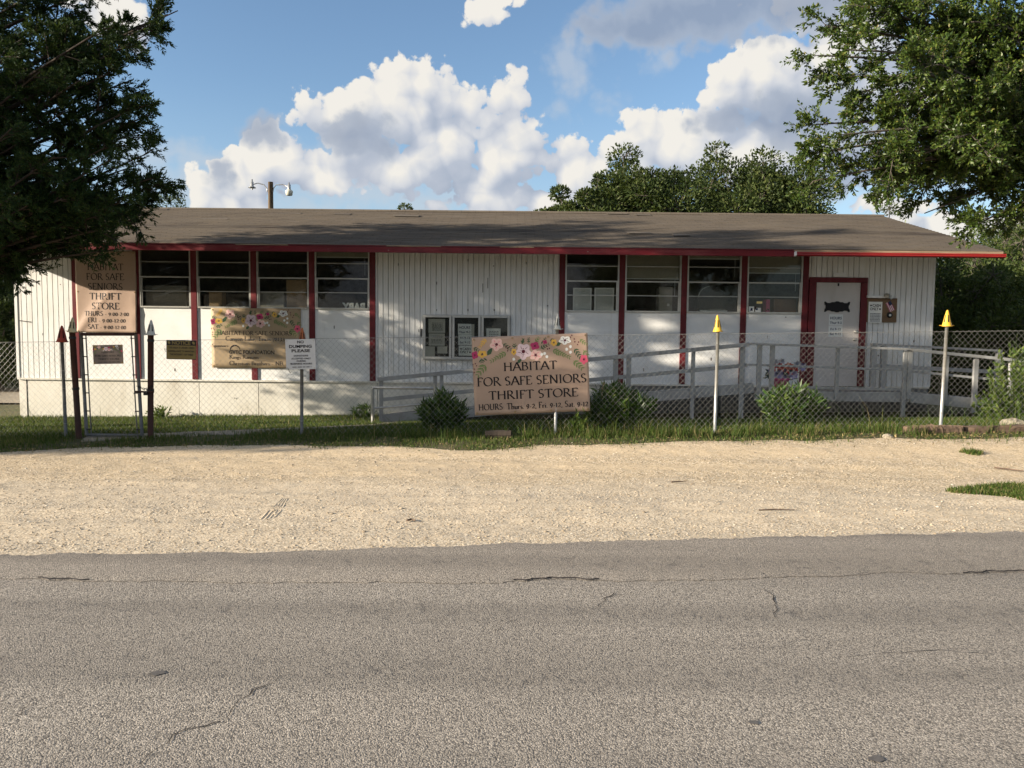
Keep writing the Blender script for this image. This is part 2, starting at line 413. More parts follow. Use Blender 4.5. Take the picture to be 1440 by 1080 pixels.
def serif_text(txt, weight=1.0, track=.05):
    """book-face line -> (verts2d, faces, width); capital height is 1"""
    V, Fc, x = [], [], 0.0
    T, t = .135 * weight, .055 * weight
    for ch in txt:
        adv, strokes, feet = GLYPH[ch]
        for st in strokes:
            n = len(st); b = len(V)
            for i, p in enumerate(st):
                a = st[max(i - 1, 0)]; c = st[min(i + 1, n - 1)]
                dx, dy = c[0] - a[0], c[1] - a[1]; L = math.hypot(dx, dy) or 1
                dx /= L; dy /= L
                wv = t + (T - t) * abs(math.sin(math.atan2(dy, dx) - R(22))) ** 1.5
                V += [(x + p[0] - dy * wv / 2, p[1] + dx * wv / 2), (x + p[0] + dy * wv / 2, p[1] - dx * wv / 2)]
            for i in range(n - 1): Fc.append((b + 2 * i, b + 2 * i + 1, b + 2 * i + 3, b + 2 * i + 2))
        for (fx, fy) in feet:
            b = len(V); h = .045 * weight; sg = 1 if fy < .2 else -1
            V += [(x + fx - .12, fy), (x + fx + .12, fy), (x + fx + .10, fy + sg * h), (x + fx - .10, fy + sg * h)]
            Fc.append((b, b + 1, b + 2, b + 3))
        x += adv + track
    return V, Fc, x - track

_SANS = {}
def prepare_sans(lines):
    """plain block letters from the built-in font, made once"""
    obs = []
    for (txt, bold) in lines:
        cu = bpy.data.curves.new('lettering_source', 'FONT'); cu.body = txt; cu.size = 1; cu.resolution_u = 3; cu.offset = bold
        o = bpy.data.objects.new('lettering_source', cu); COL.objects.link(o); obs.append(((txt, bold), o, cu))
    dg = bpy.context.evaluated_depsgraph_get(); dg.update()
    for key, o, cu in obs:
        me = bpy.data.meshes.new_from_object(o.evaluated_get(dg))
        V = [(v.co.x, v.co.y) for v in me.vertices]; Fc = [tuple(p.vertices) for p in me.polygons]
        _SANS[key] = (V, Fc)
        bpy.data.objects.remove(o); bpy.data.curves.remove(cu); bpy.data.meshes.remove(me)

class Sheet:
    """a printed sheet: centre, right, up; face looks along right x up; disp = waviness of the cloth"""
    def __init__(s, c, r, u, w, h, disp=None):
        s.c = Vector(c); s.r = Vector(r).normalized(); s.u = Vector(u).normalized(); s.n = s.r.cross(s.u).normalized()
        s.w, s.h, s.disp = w, h, disp
    def p(s, x, y, off=0.0):
        """x,y from 0..1, origin top-left"""
        d = s.disp(x, y) if s.disp else 0.0
        return s.c + s.r * ((x - .5) * s.w) + s.u * ((.5 - y) * s.h) + s.n * (off + d)
    def body(s, name, mt, parent, nx=1, ny=1, thick=0.003):
        mb = MB(); vs = []; fs = []
        for side in (0, 1):
            for j in range(ny + 1):
                for i in range(nx + 1): vs.append(s.p(i / nx, j / ny, -thick * side))
        m = (nx + 1) * (ny + 1)
        for j in range(ny):
            for i in range(nx):
                a = j * (nx + 1) + i
                fs += [(a, a + nx + 1, a + nx + 2, a + 1), (m + a, m + a + 1, m + a + nx + 2, m + a + nx + 1)]
        for i in range(nx):
            a = i; b = ny * (nx + 1) + i
            fs += [(a, a + 1, m + a + 1, m + a), (b + 1, b, m + b, m + b + 1)]
        for j in range(ny):
            a = j * (nx + 1); b = a + nx
            fs += [(a + nx + 1, a, m + a, m + a + nx + 1), (b, b + nx + 1, m + b + nx + 1, m + b)]
        mb.add(vs, fs)
        return mb.build(name, mt, parent, smooth=bool(s.disp))
    def text(s, mb, txt, cx, base, width, cap, serif=True, weight=1.0, bold=.012, align='C', off=.0025, mirror=False):
        """cx, base, width in sheet fractions (cap = capital height as fraction of sheet height)"""
        if serif:
            V, Fc, w0 = serif_text(txt, weight); x0 = 0.0; ch = 1.0
        else:
            V, Fc = _SANS[(txt, bold)]; x0 = min(v[0] for v in V); w0 = max(v[0] for v in V) - x0; ch = .70
        sx = width / w0; sy = cap / ch
        left = cx - width / 2 if align == 'C' else cx
        vs = []
        for (a, b) in V:
            fx = left + (a - x0) * sx
            if mirror: fx = 2 * cx - fx
            vs.append(s.p(fx, base - b * sy, off))
        mb.add(vs, Fc)
    def poly(s, mb, pts, off=.0015):
        mb.add([s.p(x, y, off) for x, y in pts], [tuple(range(len(pts)))])
    def bar(s, mb, x0, x1, y0, y1, off=.0015):
        s.poly(mb, [(x0, y1), (x1, y1), (x1, y0), (x0, y0)], off)

prepare_sans([('GVTC FOUNDATION', .02), ('NO', .03), ('DUMPING', .03), ('PLEASE', .03), ('DONATIONS', .03), ('ACCEPTED ONLY', .03), ('DURING', .03), ('BUSINESS HOURS', .03),
              ('NOTICE', .03), ('THIS AREA IS UNDER VIDEO', .025), ('SURVEILLANCE TO MAINTAIN', .025), ('THE INTEGRITY OF THESE', .025),
              ('HOURS', .02), ('Thur 9-2', .02), ('Fri 9-12', .02), ('Sat 9-12', .02), ('CASH', .02), ('ONLY', .02), ('BABY', .05)])

# printed garland of flowers, in the picture coordinates of the banner artwork (1250 x 840)
def garland(sh, parent, scale=1.0, seed=3):
    rnd = random.Random(seed)
    cols = [(.78, .52, .46), (.70, .55, .58), (.42, .04, .13), (.70, .42, .08), (.05, .10, .05), (.16, .22, .08), (.80, .80, .76), (.10, .015, .03), (.75, .12, .20), (.05, .03, .06)]
    mats = [PRINT[i] for i in range(len(cols))] if PRINT else [mat('ink_%s' % n, c, .55) for n, c in zip(
        ('blush', 'lilac', 'magenta', 'yellow', 'dark_green', 'sage', 'white', 'berry', 'coral', 'black'), cols)]
    if not PRINT: PRINT.extend(mats)
    mb = MB()
    X = lambda x: (x - 105) / 1245; Y = lambda y: (y - 90) / 840
    def blob(cx, cy, rx, ry, petals, ci, off, dep=.16, rot=0.0):
        mb.m = ci; n = 40
        sh.poly(mb, [(X(cx + rx * (1 - dep + dep * abs(math.cos(petals * a / 2 + 1)) * 2 - dep * .4) * math.cos(-a + rot)), Y(cy + ry * (1 - dep + dep * abs(math.cos(petals * a / 2 + 1)) * 2 - dep * .4) * math.sin(-a + rot)))
                     for a in [2 * PI * k / n for k in range(n)]], off)
    def leaf(x0, y0, x1, y1, w, ci, off=.0016):
        mb.m = ci; dx, dy = x1 - x0, y1 - y0; L = math.hypot(dx, dy); nx, ny = -dy / L * w, dx / L * w
        sh.poly(mb, [(X(x0), Y(y0)), (X(x0 + dx * .35 + nx), Y(y0 + dy * .35 + ny)), (X(x0 + dx * .7 + nx * .7), Y(y0 + dy * .7 + ny * .7)), (X(x1), Y(y1)),
                     (X(x0 + dx * .7 - nx * .7), Y(y0 + dy * .7 - ny * .7)), (X(x0 + dx * .35 - nx), Y(y0 + dy * .35 - ny))], off)
    def sprig(x0, y0, x1, y1, n, L, ci):
        leaf(x0, y0, x1, y1, 3, ci, .0012)
        a0 = math.atan2(y1 - y0, x1 - x0)
        for k in range(n):
            t = (k + .6) / n; px, py = x0 + (x1 - x0) * t, y0 + (y1 - y0) * t
            for sg in (-1, 1):
                a = a0 + sg * .75; l = L * (1.1 - .5 * t) * rnd.uniform(.8, 1.1)
                leaf(px, py, px + l * math.cos(a), py + l * math.sin(a), l * .17, ci, .0014)
    for s in ((480, 262, 300, 352, 7, 52, 5), (960, 255, 1150, 345, 8, 52, 5), (255, 372, 150, 500, 4, 70, 5), (1180, 372, 1280, 470, 4, 62, 5), (1200, 240, 1265, 350, 4, 50, 4),
              (265, 100, 185, 200, 5, 42, 3), (1255, 150, 1340, 215, 4, 40, 5), (1290, 260, 1340, 330, 2, 50, 5), (430, 165, 520, 235, 4, 40, 4), (640, 190, 660, 125, 2, 40, 4), (715, 180, 716, 118, 3, 30, 4),
              (830, 240, 930, 195, 4, 40, 4), (780, 170, 830, 120, 3, 36, 5), (870, 150, 900, 130, 2, 26, 4), (940, 160, 985, 150, 3, 34, 4), (110, 200, 175, 235, 3, 42, 4), (200, 310, 205, 360, 2, 50, 4), (560, 230, 560, 180, 2, 40, 4)):
        sprig(*s)
    for l in ((265, 290, 325, 205, 24), (640, 185, 665, 120, 13), (1010, 220, 1065, 170, 20), (585, 385, 635, 335, 18), (225, 315, 265, 345, 9), (850, 190, 870, 150, 8)): leaf(*l, 4, .0018)
    for (x, y, rx, ry, p, ci) in ((370, 175, 68, 66, 5, 0), (655, 262, 80, 84, 5, 1), (785, 305, 66, 56, 6, 0), (780, 207, 48, 42, 4, 2), (890, 170, 24, 22, 4, 2), (1105, 160, 62, 44, 5, 6),
                                  (212, 272, 50, 38, 5, 3), (552, 262, 28, 34, 5, 3), (985, 180, 34, 36, 5, 3), (118, 280, 34, 42, 4, 2), (1310, 372, 42, 50, 5, 8)):
        x = max(x, 105 + rx * .8); x = min(x, 1345 - rx * 1.05)
        blob(x, y, rx, ry, p, ci, .0022)
        blob(x, y, rx * .24, ry * .24, 6, 7 if ci != 3 else 9, .0030)
        for k in range(7):
            a = rnd.uniform(0, 6.28); blob(x + rx * .36 * math.cos(a), y + ry * .36 * math.sin(a), rx * .05, rx * .05, 3, 7, .0028)
        if rx > 55:
            for k in range(5):
                a = k * 1.256 + .3; leaf(x + rx * .3 * math.cos(a), y + ry * .3 * math.sin(a), x + rx * .85 * math.cos(a + .2), y + ry * .85 * math.sin(a + .2), 3, 8 if ci == 0 else 7, .0026)
    for (x, y) in ((1120, 257), (1162, 230), (1160, 290), (548, 340), (905, 327), (882, 292), (850, 300)): blob(x, y, 15, 17, 6, 6, .0022)
    for (x, y) in ((1165, 130), (1205, 150), (1250, 185), (1238, 212), (1210, 180), (1180, 110), (133, 372), (146, 395), (122, 430), (117, 465), (108, 380), (470, 205), (485, 222), (512, 205), (486, 248), (905, 215), (935, 240), (915, 245)):
        blob(x, y, 7, 8, 5, 7, .0022)
    return mb.build('flower_print', PRINT, parent)
PRINT = []
# ------------------------------------------------------------------ materials of the setting
def asphalt_mat(name, tone, chip):
    m = bpy.data.materials.new(name); m.use_nodes = True
    t = m.node_tree; q = NT(t); b = t.nodes['Principled BSDF']
    P = q.n('ShaderNodeTexCoord').outputs['Object']
    vo = q.n('ShaderNodeTexVoronoi', {'Vector': P, 'Scale': chip, 'Randomness': 1.0}, voronoi_dimensions='3D')
    vs = q.n('ShaderNodeTexVoronoi', {'Vector': P, 'Scale': chip * 2.3}, voronoi_dimensions='3D')
    cr = q.ramp(q.n('ShaderNodeSeparateColor', {0: vo.outputs['Color']}).outputs[0],
                [(0.0, [c * .50 for c in tone]), (.40, [c * .92 for c in tone]), (.75, [c * 1.2 for c in tone]), (1.0, [min(c * 1.7, .75) for c in tone])])
    big = q.n('ShaderNodeTexNoise', {'Vector': P, 'Scale': .55, 'Detail': 5.0, 'Roughness': .6}).outputs['Fac']
    track = q.n('ShaderNodeTexNoise', {'Vector': q.n('ShaderNodeMapping', {'Vector': P, 'Scale': (.06, 1.6, 1)}).outputs[0], 'Scale': 1.3, 'Detail': 3.0}).outputs['Fac']
    fine = q.n('ShaderNodeTexNoise', {'Vector': P, 'Scale': 11.0, 'Detail': 5.0, 'Roughness': .7}).outputs['Fac']
    c = q.mix(q.rng(big, .35, .70, 0, .28), cr, [x * .62 for x in tone] + [1])
    c = q.mix(q.rng(track, .42, .62, 0, .52), c, [x * .62 for x in tone] + [1])
    # loose places where the binder shows
    pock = q.m('MULTIPLY', q.rng(fine, .52, .66), q.rng(track, .47, .62))
    c = q.mix(q.m('MULTIPLY', pock, .32), c, (.045, .042, .043, 1))
    gap = q.rng(vo.outputs['Distance'], .55, .80)
    c = q.mix(q.m('MULTIPLY', gap, .7), c, (.05, .046, .043, 1))
    q.set(b.inputs['Base Color'], c)
    b.inputs['Roughness'].default_value = .8; b.inputs['Specular IOR Level'].default_value = .25
    h = q.m('SUBTRACT', 1.0, vo.outputs['Distance'])
    h = q.m('ADD', h, q.m('MULTIPLY', q.m('SUBTRACT', 1.0, vs.outputs['Distance']), .35))
    h = q.m('SUBTRACT', h, q.m('MULTIPLY', pock, .9))
    q.set(b.inputs['Normal'], q.n('ShaderNodeBump', {'Height': h, 'Strength': .75, 'Distance': .004}).outputs[0])
    return m

def gravel_mat():
    m = bpy.data.materials.new('crushed_limestone'); m.use_nodes = True
    t = m.node_tree; q = NT(t); b = t.nodes['Principled BSDF']
    P = q.n('ShaderNodeTexCoord').outputs['Object']
    vo = q.n('ShaderNodeTexVoronoi', {'Vector': P, 'Scale': 70.0})
    cr = q.ramp(q.n('ShaderNodeSeparateColor', {0: vo.outputs['Color']}).outputs[0],
                [(0, (.28, .215, .14)), (.4, (.52, .41, .27)), (.8, (.63, .50, .345)), (1, (.72, .63, .48))])
    big = q.n('ShaderNodeTexNoise', {'Vector': P, 'Scale': .9, 'Detail': 6.0, 'Roughness': .62}).outputs['Fac']
    pat = q.n('ShaderNodeTexNoise', {'Vector': q.n('ShaderNodeMapping', {'Vector': P, 'Rotation': (0, 0, .10), 'Scale': (.10, 1.25, 1)}).outputs[0], 'Scale': 1.25, 'Detail': 5.0}).outputs['Fac']
    c = q.mix(q.rng(pat, .40, .62, 0, .55), cr, (.66, .515, .335, 1))
    sy = q.n('ShaderNodeSeparateXYZ', {0: P}).outputs[1]
    nearer = q.rng(q.m('ADD', sy, q.m('MULTIPLY', q.m('SUBTRACT', big, .5), 2.2)), 7.3, 6.7)
    c = q.mix(q.m('MULTIPLY', nearer, .55), c, q.mix(.55, cr, (.60, .53, .43, 1)))
    c = q.mix(q.rng(big, .54, .74, 0, .5), c, (.40, .34, .27, 1))
    q.set(b.inputs['Base Color'], c)
    b.inputs['Roughness'].default_value = .9; b.inputs['Specular IOR Level'].default_value = .1
    nz = q.n('ShaderNodeTexNoise', {'Vector': P, 'Scale': 9.0, 'Detail': 6.0, 'Roughness': .7}).outputs['Fac']
    h = q.m('ADD', q.m('MULTIPLY', q.m('SUBTRACT', 1.0, vo.outputs['Distance']), q.rng(pat, .62, .40, .25, .8)), q.m('MULTIPLY', nz, 1.6))
    q.set(b.inputs['Normal'], q.n('ShaderNodeBump', {'Height': h, 'Strength': .5, 'Distance': .007}).outputs[0])
    return m

M = {}
M['asphalt_old'] = asphalt_mat('chip_seal_asphalt', (.34, .298, .248), 165.0)
M['asphalt_edge'] = asphalt_mat('newer_edge_asphalt', (.345, .298, .244), 170.0)
M['gravel'] = gravel_mat()
M['soil'] = mat('yard_soil', (.10, .085, .04), .95, col2=(.055, .065, .02), scale=3.0, bump=.6, bscale=30)
M['path'] = mat('pale_path', (.34, .29, .22), .95, var=.35, scale=9, bump=.5, bscale=40)
M['crack'] = mat('dark_crack', (.035, .031, .03), .95)
M['tar'] = mat('worn_tar_spot', (.13, .118, .108), .85, var=.3, scale=40)
M['white'] = mat('white_paint', (.83, .825, .80), .55, col2=(.75, .74, .705), scale=2.2, bump=.05, bscale=40)
M['siding'] = mat('white_siding_paint', (.81, .805, .78), .6, col2=(.71, .695, .655), scale=3.0, stretch=(3, 1, .5), bump=.08, bscale=30)
M['red'] = mat('barn_red_paint', (.135, .011, .016), .5, col2=(.095, .008, .012), scale=5)
M['red_fascia'] = mat('weathered_red_fascia', (.165, .012, .018), .5, col2=(.11, .010, .013), scale=3, stretch=(.6, 1, 3))
M['red_metal'] = mat('bright_red_metal', (.33, .020, .018), .35, col2=(.27, .017, .016), scale=2, spec=.5)
M['bare_wood'] = mat('bare_weathered_wood', (.36, .27, .18), .85, col2=(.20, .14, .09), scale=6, stretch=(.4, 1, 6))
M['soffit'] = mat('old_soffit_paint', (.40, .36, .31), .8, var=.3)
M['skirt'] = mat('skirting_panel_paint', (.74, .71, .63), .65, col2=(.64, .60, .51), scale=1.6)
M['grey_skirt'] = mat('grey_skirting', (.20, .21, .21), .8, var=.3)
M['alu'] = mat('mill_aluminium', (.52, .51, .47), .42, metal=.55, var=.2)
M['alu_dark'] = mat('dull_aluminium', (.36, .35, .32), .5, metal=.4, var=.2)
M['door'] = mat('door_paint', (.62, .575, .54), .5, col2=(.55, .51, .475), scale=2)
M['dark_gap'] = mat('dark_gap', (.012, .011, .010), .95)
M['inside'] = mat('interior_panelling', (.20, .175, .145), .85, var=.4)
M['inside_floor'] = mat('interior_floor', (.07, .055, .045), .7, var=.3)
M['grey_wood'] = mat('grey_painted_timber', (.36, .36, .35), .75, col2=(.27, .268, .255), scale=6, stretch=(1, 1, 1), bump=.15, bscale=30)
M['deck'] = mat('weathered_deck', (.17, .155, .145), .85, var=.4, scale=6)
M['galv_shaded'] = mat('shaded_galvanised_steel', (.17, .17, .165), .6, metal=.4, var=.35, scale=14)  # darker copy of the galvanised steel, with the juniper's shade put into its colour
M['galv'] = mat('galvanised_steel', (.46, .455, .43), .38, metal=.6, var=.3, scale=18)
M['wire'] = mat('galvanised_wire', (.33, .325, .305), .5, metal=.5)
M['rust'] = mat('rusty_brown_steel', (.070, .030, .022), .7, col2=(.035, .02, .018), scale=9, stretch=(1, 1, .3), metal=.2)
M['black'] = mat('black_paint', (.012, .012, .013), .5)
M['paper'] = mat('paper', (.78, .78, .74), .7, var=.06)
M['ink'] = mat('black_ink', (.012, .010, .012), .6)
M['navy'] = mat('navy_ink', (.02, .03, .08), .6)
M['bark'] = mat('rough_bark', (.055, .042, .032), .95, col2=(.028, .022, .018), scale=9, stretch=(1, 1, .25), bump=.9, bscale=14)
M['bark_grey'] = mat('grey_oak_bark', (.13, .11, .09), .95, col2=(.05, .042, .035), scale=9, stretch=(1, 1, .3), bump=.9, bscale=14)

def weather(m, tint, amount, lo=.56, hi=.72, stretch=(6, 6, .55), chips=None):
    """streaks and chips that belong to the old paint"""
    t = m.node_tree; q = NT(t); b = t.nodes['Principled BSDF']; sock = b.inputs['Base Color']; src = sock.links[0].from_socket
    P = q.n('ShaderNodeTexCoord').outputs['Object']
    n = q.n('ShaderNodeTexNoise', {'Vector': q.n('ShaderNodeMapping', {'Vector': P, 'Scale': stretch}).outputs[0], 'Scale': 1.0, 'Detail': 6.0, 'Roughness': .65}).outputs['Fac']
    c = q.mix(q.rng(n, lo, hi, 0, amount), src, (*tint, 1))
    if chips:
        n2 = q.n('ShaderNodeTexNoise', {'Vector': P, 'Scale': 14.0, 'Detail': 5.0, 'Roughness': .7}).outputs['Fac']
        c = q.mix(q.rng(n2, .68, .70, 0, .8), c, (*chips, 1))
    t.links.new(c, sock)
weather(M['siding'], (.42, .37, .29), .45); weather(M['white'], (.46, .42, .35), .35, .58, .75); weather(M['skirt'], (.40, .34, .24), .5, .52, .72, (2.5, 2, .8))
weather(M['red_fascia'], (.30, .10, .09), .45, .5, .7, (1.2, 1, 6), (.40, .33, .27)); weather(M['red'], (.24, .06, .06), .4, .5, .7, (8, 6, 1.0)); weather(M['door'], (.40, .36, .31), .4, .55, .75, (3, 3, 1)); weather(M['grey_wood'], (.20, .19, .17), .5, .5, .7, (6, 6, 3), (.22, .18, .14))

def shingle_mat():
    m = bpy.data.materials.new('asphalt_shingles'); m.use_nodes = True
    t = m.node_tree; q = NT(t); b = t.nodes['Principled BSDF']
    P = q.n('ShaderNodeTexCoord').outputs['Object']
    br = q.n('ShaderNodeTexBrick', {'Vector': P, 'Color1': (.140, .115, .090, 1), 'Color2': (.110, .092, .074, 1), 'Mortar': (.05, .042, .036, 1), 'Scale': 1.0, 'Mortar Size': .006, 'Brick Width': .33, 'Row Height': .138}).outputs[0]
    n1 = q.n('ShaderNodeTexNoise', {'Vector': q.n('ShaderNodeMapping', {'Vector': P, 'Scale': (.6, 2.0, 2.0)}).outputs[0], 'Scale': 1.2, 'Detail': 6.0, 'Roughness': .65}).outputs['Fac']
    n2 = q.n('ShaderNodeTexNoise', {'Vector': P, 'Scale': 90.0, 'Detail': 2.0}).outputs['Fac']
    c = q.mix(q.rng(n1, .35, .68, 0, .6), br, (.185, .156, .121, 1))
    c = q.mix(q.rng(n2, .3, .7, 0, .35), c, (.07, .055, .045, 1))
    q.set(b.inputs['Base Color'], c); b.inputs['Roughness'].default_value = .92; b.inputs['Specular IOR Level'].default_value = .1
    q.set(b.inputs['Normal'], q.n('ShaderNodeBump', {'Height': n2, 'Strength': .5, 'Distance': .004}).outputs[0])
    return m
M['shingle'] = shingle_mat()

def glass_mat():
    m = bpy.data.materials.new('dusty_window_glass'); m.use_nodes = True
    t = m.node_tree; q = NT(t); t.nodes.remove(t.nodes['Principled BSDF'])
    P = q.n('ShaderNodeTexCoord').outputs['Object']
    nz = q.n('ShaderNodeTexNoise', {'Vector': P, 'Scale': 3.0, 'Detail': 6.0, 'Roughness': .7}).outputs['Fac']
    tr = q.n('ShaderNodeBsdfTransparent', {'Color': (.93, .94, .92, 1)})
    gl = q.n('ShaderNodeBsdfGlossy', {'Color': (.9, .9, .9, 1), 'Roughness': .03})
    df = q.n('ShaderNodeBsdfDiffuse', {'Color': (.42, .40, .35, 1)})
    fr = q.n('ShaderNodeFresnel', {'IOR': 1.45}).outputs[0]
    a = q.n('ShaderNodeMixShader', {0: q.m('MULTIPLY', fr, .55), 1: tr.outputs[0], 2: gl.outputs[0]})
    bb = q.n('ShaderNodeMixShader', {0: q.rng(nz, .35, .75, .008, .04), 1: a.outputs[0], 2: df.outputs[0]})
    t.links.new(bb.outputs[0], t.nodes['Material Output'].inputs[0])
    return m
M['glass'] = glass_mat()

# ------------------------------------------------------------------ ground, lot, road
def edge_interp(pts):
    xs = [p[0] for p in pts]; ys = [p[1] for p in pts]
    return lambda x: np.interp(x, xs, ys)
_rg = np.random.default_rng(5)
_wob = [(_rg.uniform(1, 9), _rg.uniform(0, 6.3), _rg.uniform(.3, 1)) for _ in range(10)]
def wobble(x, a=1.0, seed=0.0):
    x = np.asarray(x, dtype=float); s = 0
    for (k, ph, w) in _wob: s = s + w * np.sin(k * x + ph + seed) / (k ** .7)
    return s * a * .5
def seam_wob(x): return wobble(x * 1.4, .06) + wobble(x * 8.0, .030, 1.0) + wobble(x * 31.0, .014, 3.0)
road_edge = edge_interp([(-60, 2.4), (-10, 3.95), (-3.1, 4.58), (-1.57, 4.68), (0, 4.93), (1.76, 5.16), (3.65, 5.38), (10, 6.0), (60, 9)])
seam_line = edge_interp([(-60, 4.5), (-10, 4.2), (-2.8, 4.14), (-.85, 4.14), (.53, 4.23), (1.26, 4.27), (2.2, 4.41), (3.04, 4.46), (10, 4.8), (60, 6.0)])
lot_far = edge_interp([(-60, 6), (-14, 7.2), (-8, 8.1), (-5.7, 8.55), (-4.9, 9.05), (-2.8, 9.15), (-1.4, 8.95), (-.65, 8.75), (.3, 8.95), (.9, 9.05), (2.5, 9.2), (4.4, 9.3), (6.6, 9.25), (12, 9.1), (60, 12)])

def vnoise(x, y, seed):
    xi, yi = np.floor(x).astype(int), np.floor(y).astype(int); fx, fy = x - xi, y - yi; fx = fx * fx * (3 - 2 * fx); fy = fy * fy * (3 - 2 * fy)
    h = lambda a, b: np.modf(np.abs(np.sin(a * 127.1 + b * 311.7 + seed * 74.7) * 43758.5453))[0]
    return (h(xi, yi) * (1 - fx) + h(xi + 1, yi) * fx) * (1 - fy) + (h(xi, yi + 1) * (1 - fx) + h(xi + 1, yi + 1) * fx) * fy
def lot_relief(x, y):
    """ruts and loose places of the gravel lot"""
    z = .016 * (vnoise(x * .9, y * 2.2, 1) - .5) + .008 * (vnoise(x * 3.1, y * 5.3, 2) - .5) + .006 * (vnoise(x * 9, y * 11, 3) - .5)
    for (c, s, k) in ((5.9, .06, 1), (7.3, .05, 1), (6.5, -.09, .7), (8.1, -.05, .7)):
        d = y - (c + s * x + .12 * np.sin(x * .5 + c)); z = z - k * .008 * np.exp(-(d / .11) ** 2) + k * .005 * np.exp(-((np.abs(d) - .22) / .06) ** 2)
    return z * smooth01((y - road_edge(x)) / .25)
def strip(name, xs, y_lo, y_hi, ny, mt, zoff, edge_drop=0.0, kind='structure', rough=False):
    Y0 = y_lo(xs); Y1 = y_hi(xs); n = len(xs); V = []
    for j in range(ny + 1):
        t = j / ny; yy = Y0 + (Y1 - Y0) * t
        zz = ground_z(xs, yy) + zoff - (edge_drop if j in (0, ny) else 0)
        if rough: zz = zz + lot_relief(xs, yy)
        V.append(np.stack([xs, yy, zz], 1))
    V = np.concatenate(V); i, j = np.meshgrid(np.arange(n - 1), np.arange(ny)); a = (j * n + i).ravel()
    return tag(fast_mesh(name, V, np.stack([a, a + 1, a + n + 1, a + n], 1), mt), kind=kind)

xs_g = np.unique(np.concatenate([np.linspace(-900, -60, 15), np.linspace(-60, -16, 23), np.linspace(-16, 16, 129), np.linspace(16, 60, 23), np.linspace(60, 900, 15)]))
ys_g = np.unique(np.concatenate([np.linspace(-900, -40, 12), np.linspace(-40, 2, 15), np.linspace(2, 18, 81), np.linspace(18, 80, 32), np.linspace(80, 1200, 16)]))
GX, GY = np.meshgrid(xs_g, ys_g)
GZ = ground_z(GX, GY)
GZ = GZ - .05 * smooth01((lot_far(GX) - GY + .1) / .35)
_n = len(xs_g); _i, _j = np.meshgrid(np.arange(_n - 1), np.arange(len(ys_g) - 1)); _a = (_j * _n + _i).ravel()
tag(fast_mesh('ground', np.stack([GX.ravel(), GY.ravel(), GZ.ravel()], 1), np.stack([_a, _a + 1, _a + _n + 1, _a + _n], 1), M['soil'], smooth=True), kind='structure')
xs_f = np.unique(np.concatenate([np.linspace(-60, -12, 60), np.linspace(-12, 12, 900), np.linspace(12, 60, 60)]))
strip('gravel_lot', xs_f, lambda x: road_edge(x) - .15, lambda x: lot_far(x) + wobble(x, .16), 150, M['gravel'], .0, .02, rough=True)
road = strip('road', xs_f, lambda x: x * 0 - 4.2, lambda x: seam_line(x) + seam_wob(x), 30, M['asphalt_old'], .012, 0)
edge_o = strip('road_edge_pavement', xs_f, lambda x: seam_line(x) + seam_wob(x) - .02, lambda x: road_edge(x) + wobble(x * 2.2, .05, 2.0) + wobble(x * 19.0, .030, 4.0) + wobble(x * 47.0, .022, 5.0), 8, M['asphalt_edge'], .021, .006)

# cracks in the old asphalt
def crack(pts, w, seed):
    rn = random.Random(seed); path = []
    for (a, b) in zip(pts[:-1], pts[1:]):
        n = max(3, int(math.hypot(b[0] - a[0], b[1] - a[1]) / .035))
        for k in range(n):
            t = k / n; path.append((a[0] + (b[0] - a[0]) * t + rn.gauss(0, .009), a[1] + (b[1] - a[1]) * t + rn.gauss(0, .008)))
    mb = MB(); vs = []; n = len(path)
    for i, p in enumerate(path):
        q = path[min(i + 1, n - 1)]; o = path[max(i - 1, 0)]
        dx, dy = q[0] - o[0], q[1] - o[1]; L = math.hypot(dx, dy) or 1
        ww = w * (.55 + .45 * math.sin(i * .9 + seed) * math.sin(i * .37)) * rn.uniform(.7, 1.0) * min(1, 5 * i / n + .25, 5 * (n - 1 - i) / n + .25) / 2
        vs += [(p[0] - dy / L * ww, p[1] + dx / L * ww, .0150), (p[0] + dy / L * ww, p[1] - dx / L * ww, .0150)]
    mb.add(vs, [(2 * i, 2 * i + 1, 2 * i + 3, 2 * i + 2) for i in range(n - 1)])
    return mb.build('asphalt_crack', M['crack'], road)
def gd(px, py, z=.012):
    d = ray(px, py); t = (z - CAM_H) / d[2]; return (d[0] * t, d[1] * t)
for k, (pl, w) in enumerate([
        ([(190, 1080), (225, 1052), (240, 1040), (262, 1026), (300, 1018), (318, 1012), (330, 990), (352, 972), (385, 958), (410, 942)], .009),
        ([(690, 890), (712, 876), (742, 866)], .006), ([(842, 856), (850, 842), (870, 830)], .011), ([(1075, 828), (1090, 845), (1090, 868), (1100, 880)], .009),
        ([(612, 905), (630, 890)], .006), ([(0, 1020), (60, 985), (130, 968)], .004), ([(1180, 925), (1300, 915), (1440, 922)], .006), ([(520, 930), (545, 918)], .005)]):
    crack([gd(*p) for p in pl], w, k + 1)
# the open joint between the lane and the newer edge strip
_x = np.arange(-3.2, 3.6, .02); _y = seam_line(_x) + seam_wob(_x)
_rn = np.random.default_rng(2); _w = np.clip(_rn.normal(.003, .002, len(_x)) * (np.sin(_x * 2.3 + 1) + .8 * np.sin(_x * 7.1) + .5 * np.sin(_x * 17)), .00005, .0018); _yy = _y - .012 + _rn.normal(0, .003, len(_x))
_V = np.concatenate([np.stack([_x, _yy - _w, _x * 0 + .0165], 1), np.stack([_x, _yy + _w, _x * 0 + .0235], 1)]); _k = np.arange(len(_x) - 1)
_k = _k[(np.sin(_x * 2.3 + 1) + .8 * np.sin(_x * 7.1) + .5 * np.sin(_x * 17))[:-1] > .95]
fast_mesh('joint_gap', _V, np.stack([_k, _k + 1, _k + 1 + len(_x), _k + len(_x)], 1), M['crack'], parent=road)

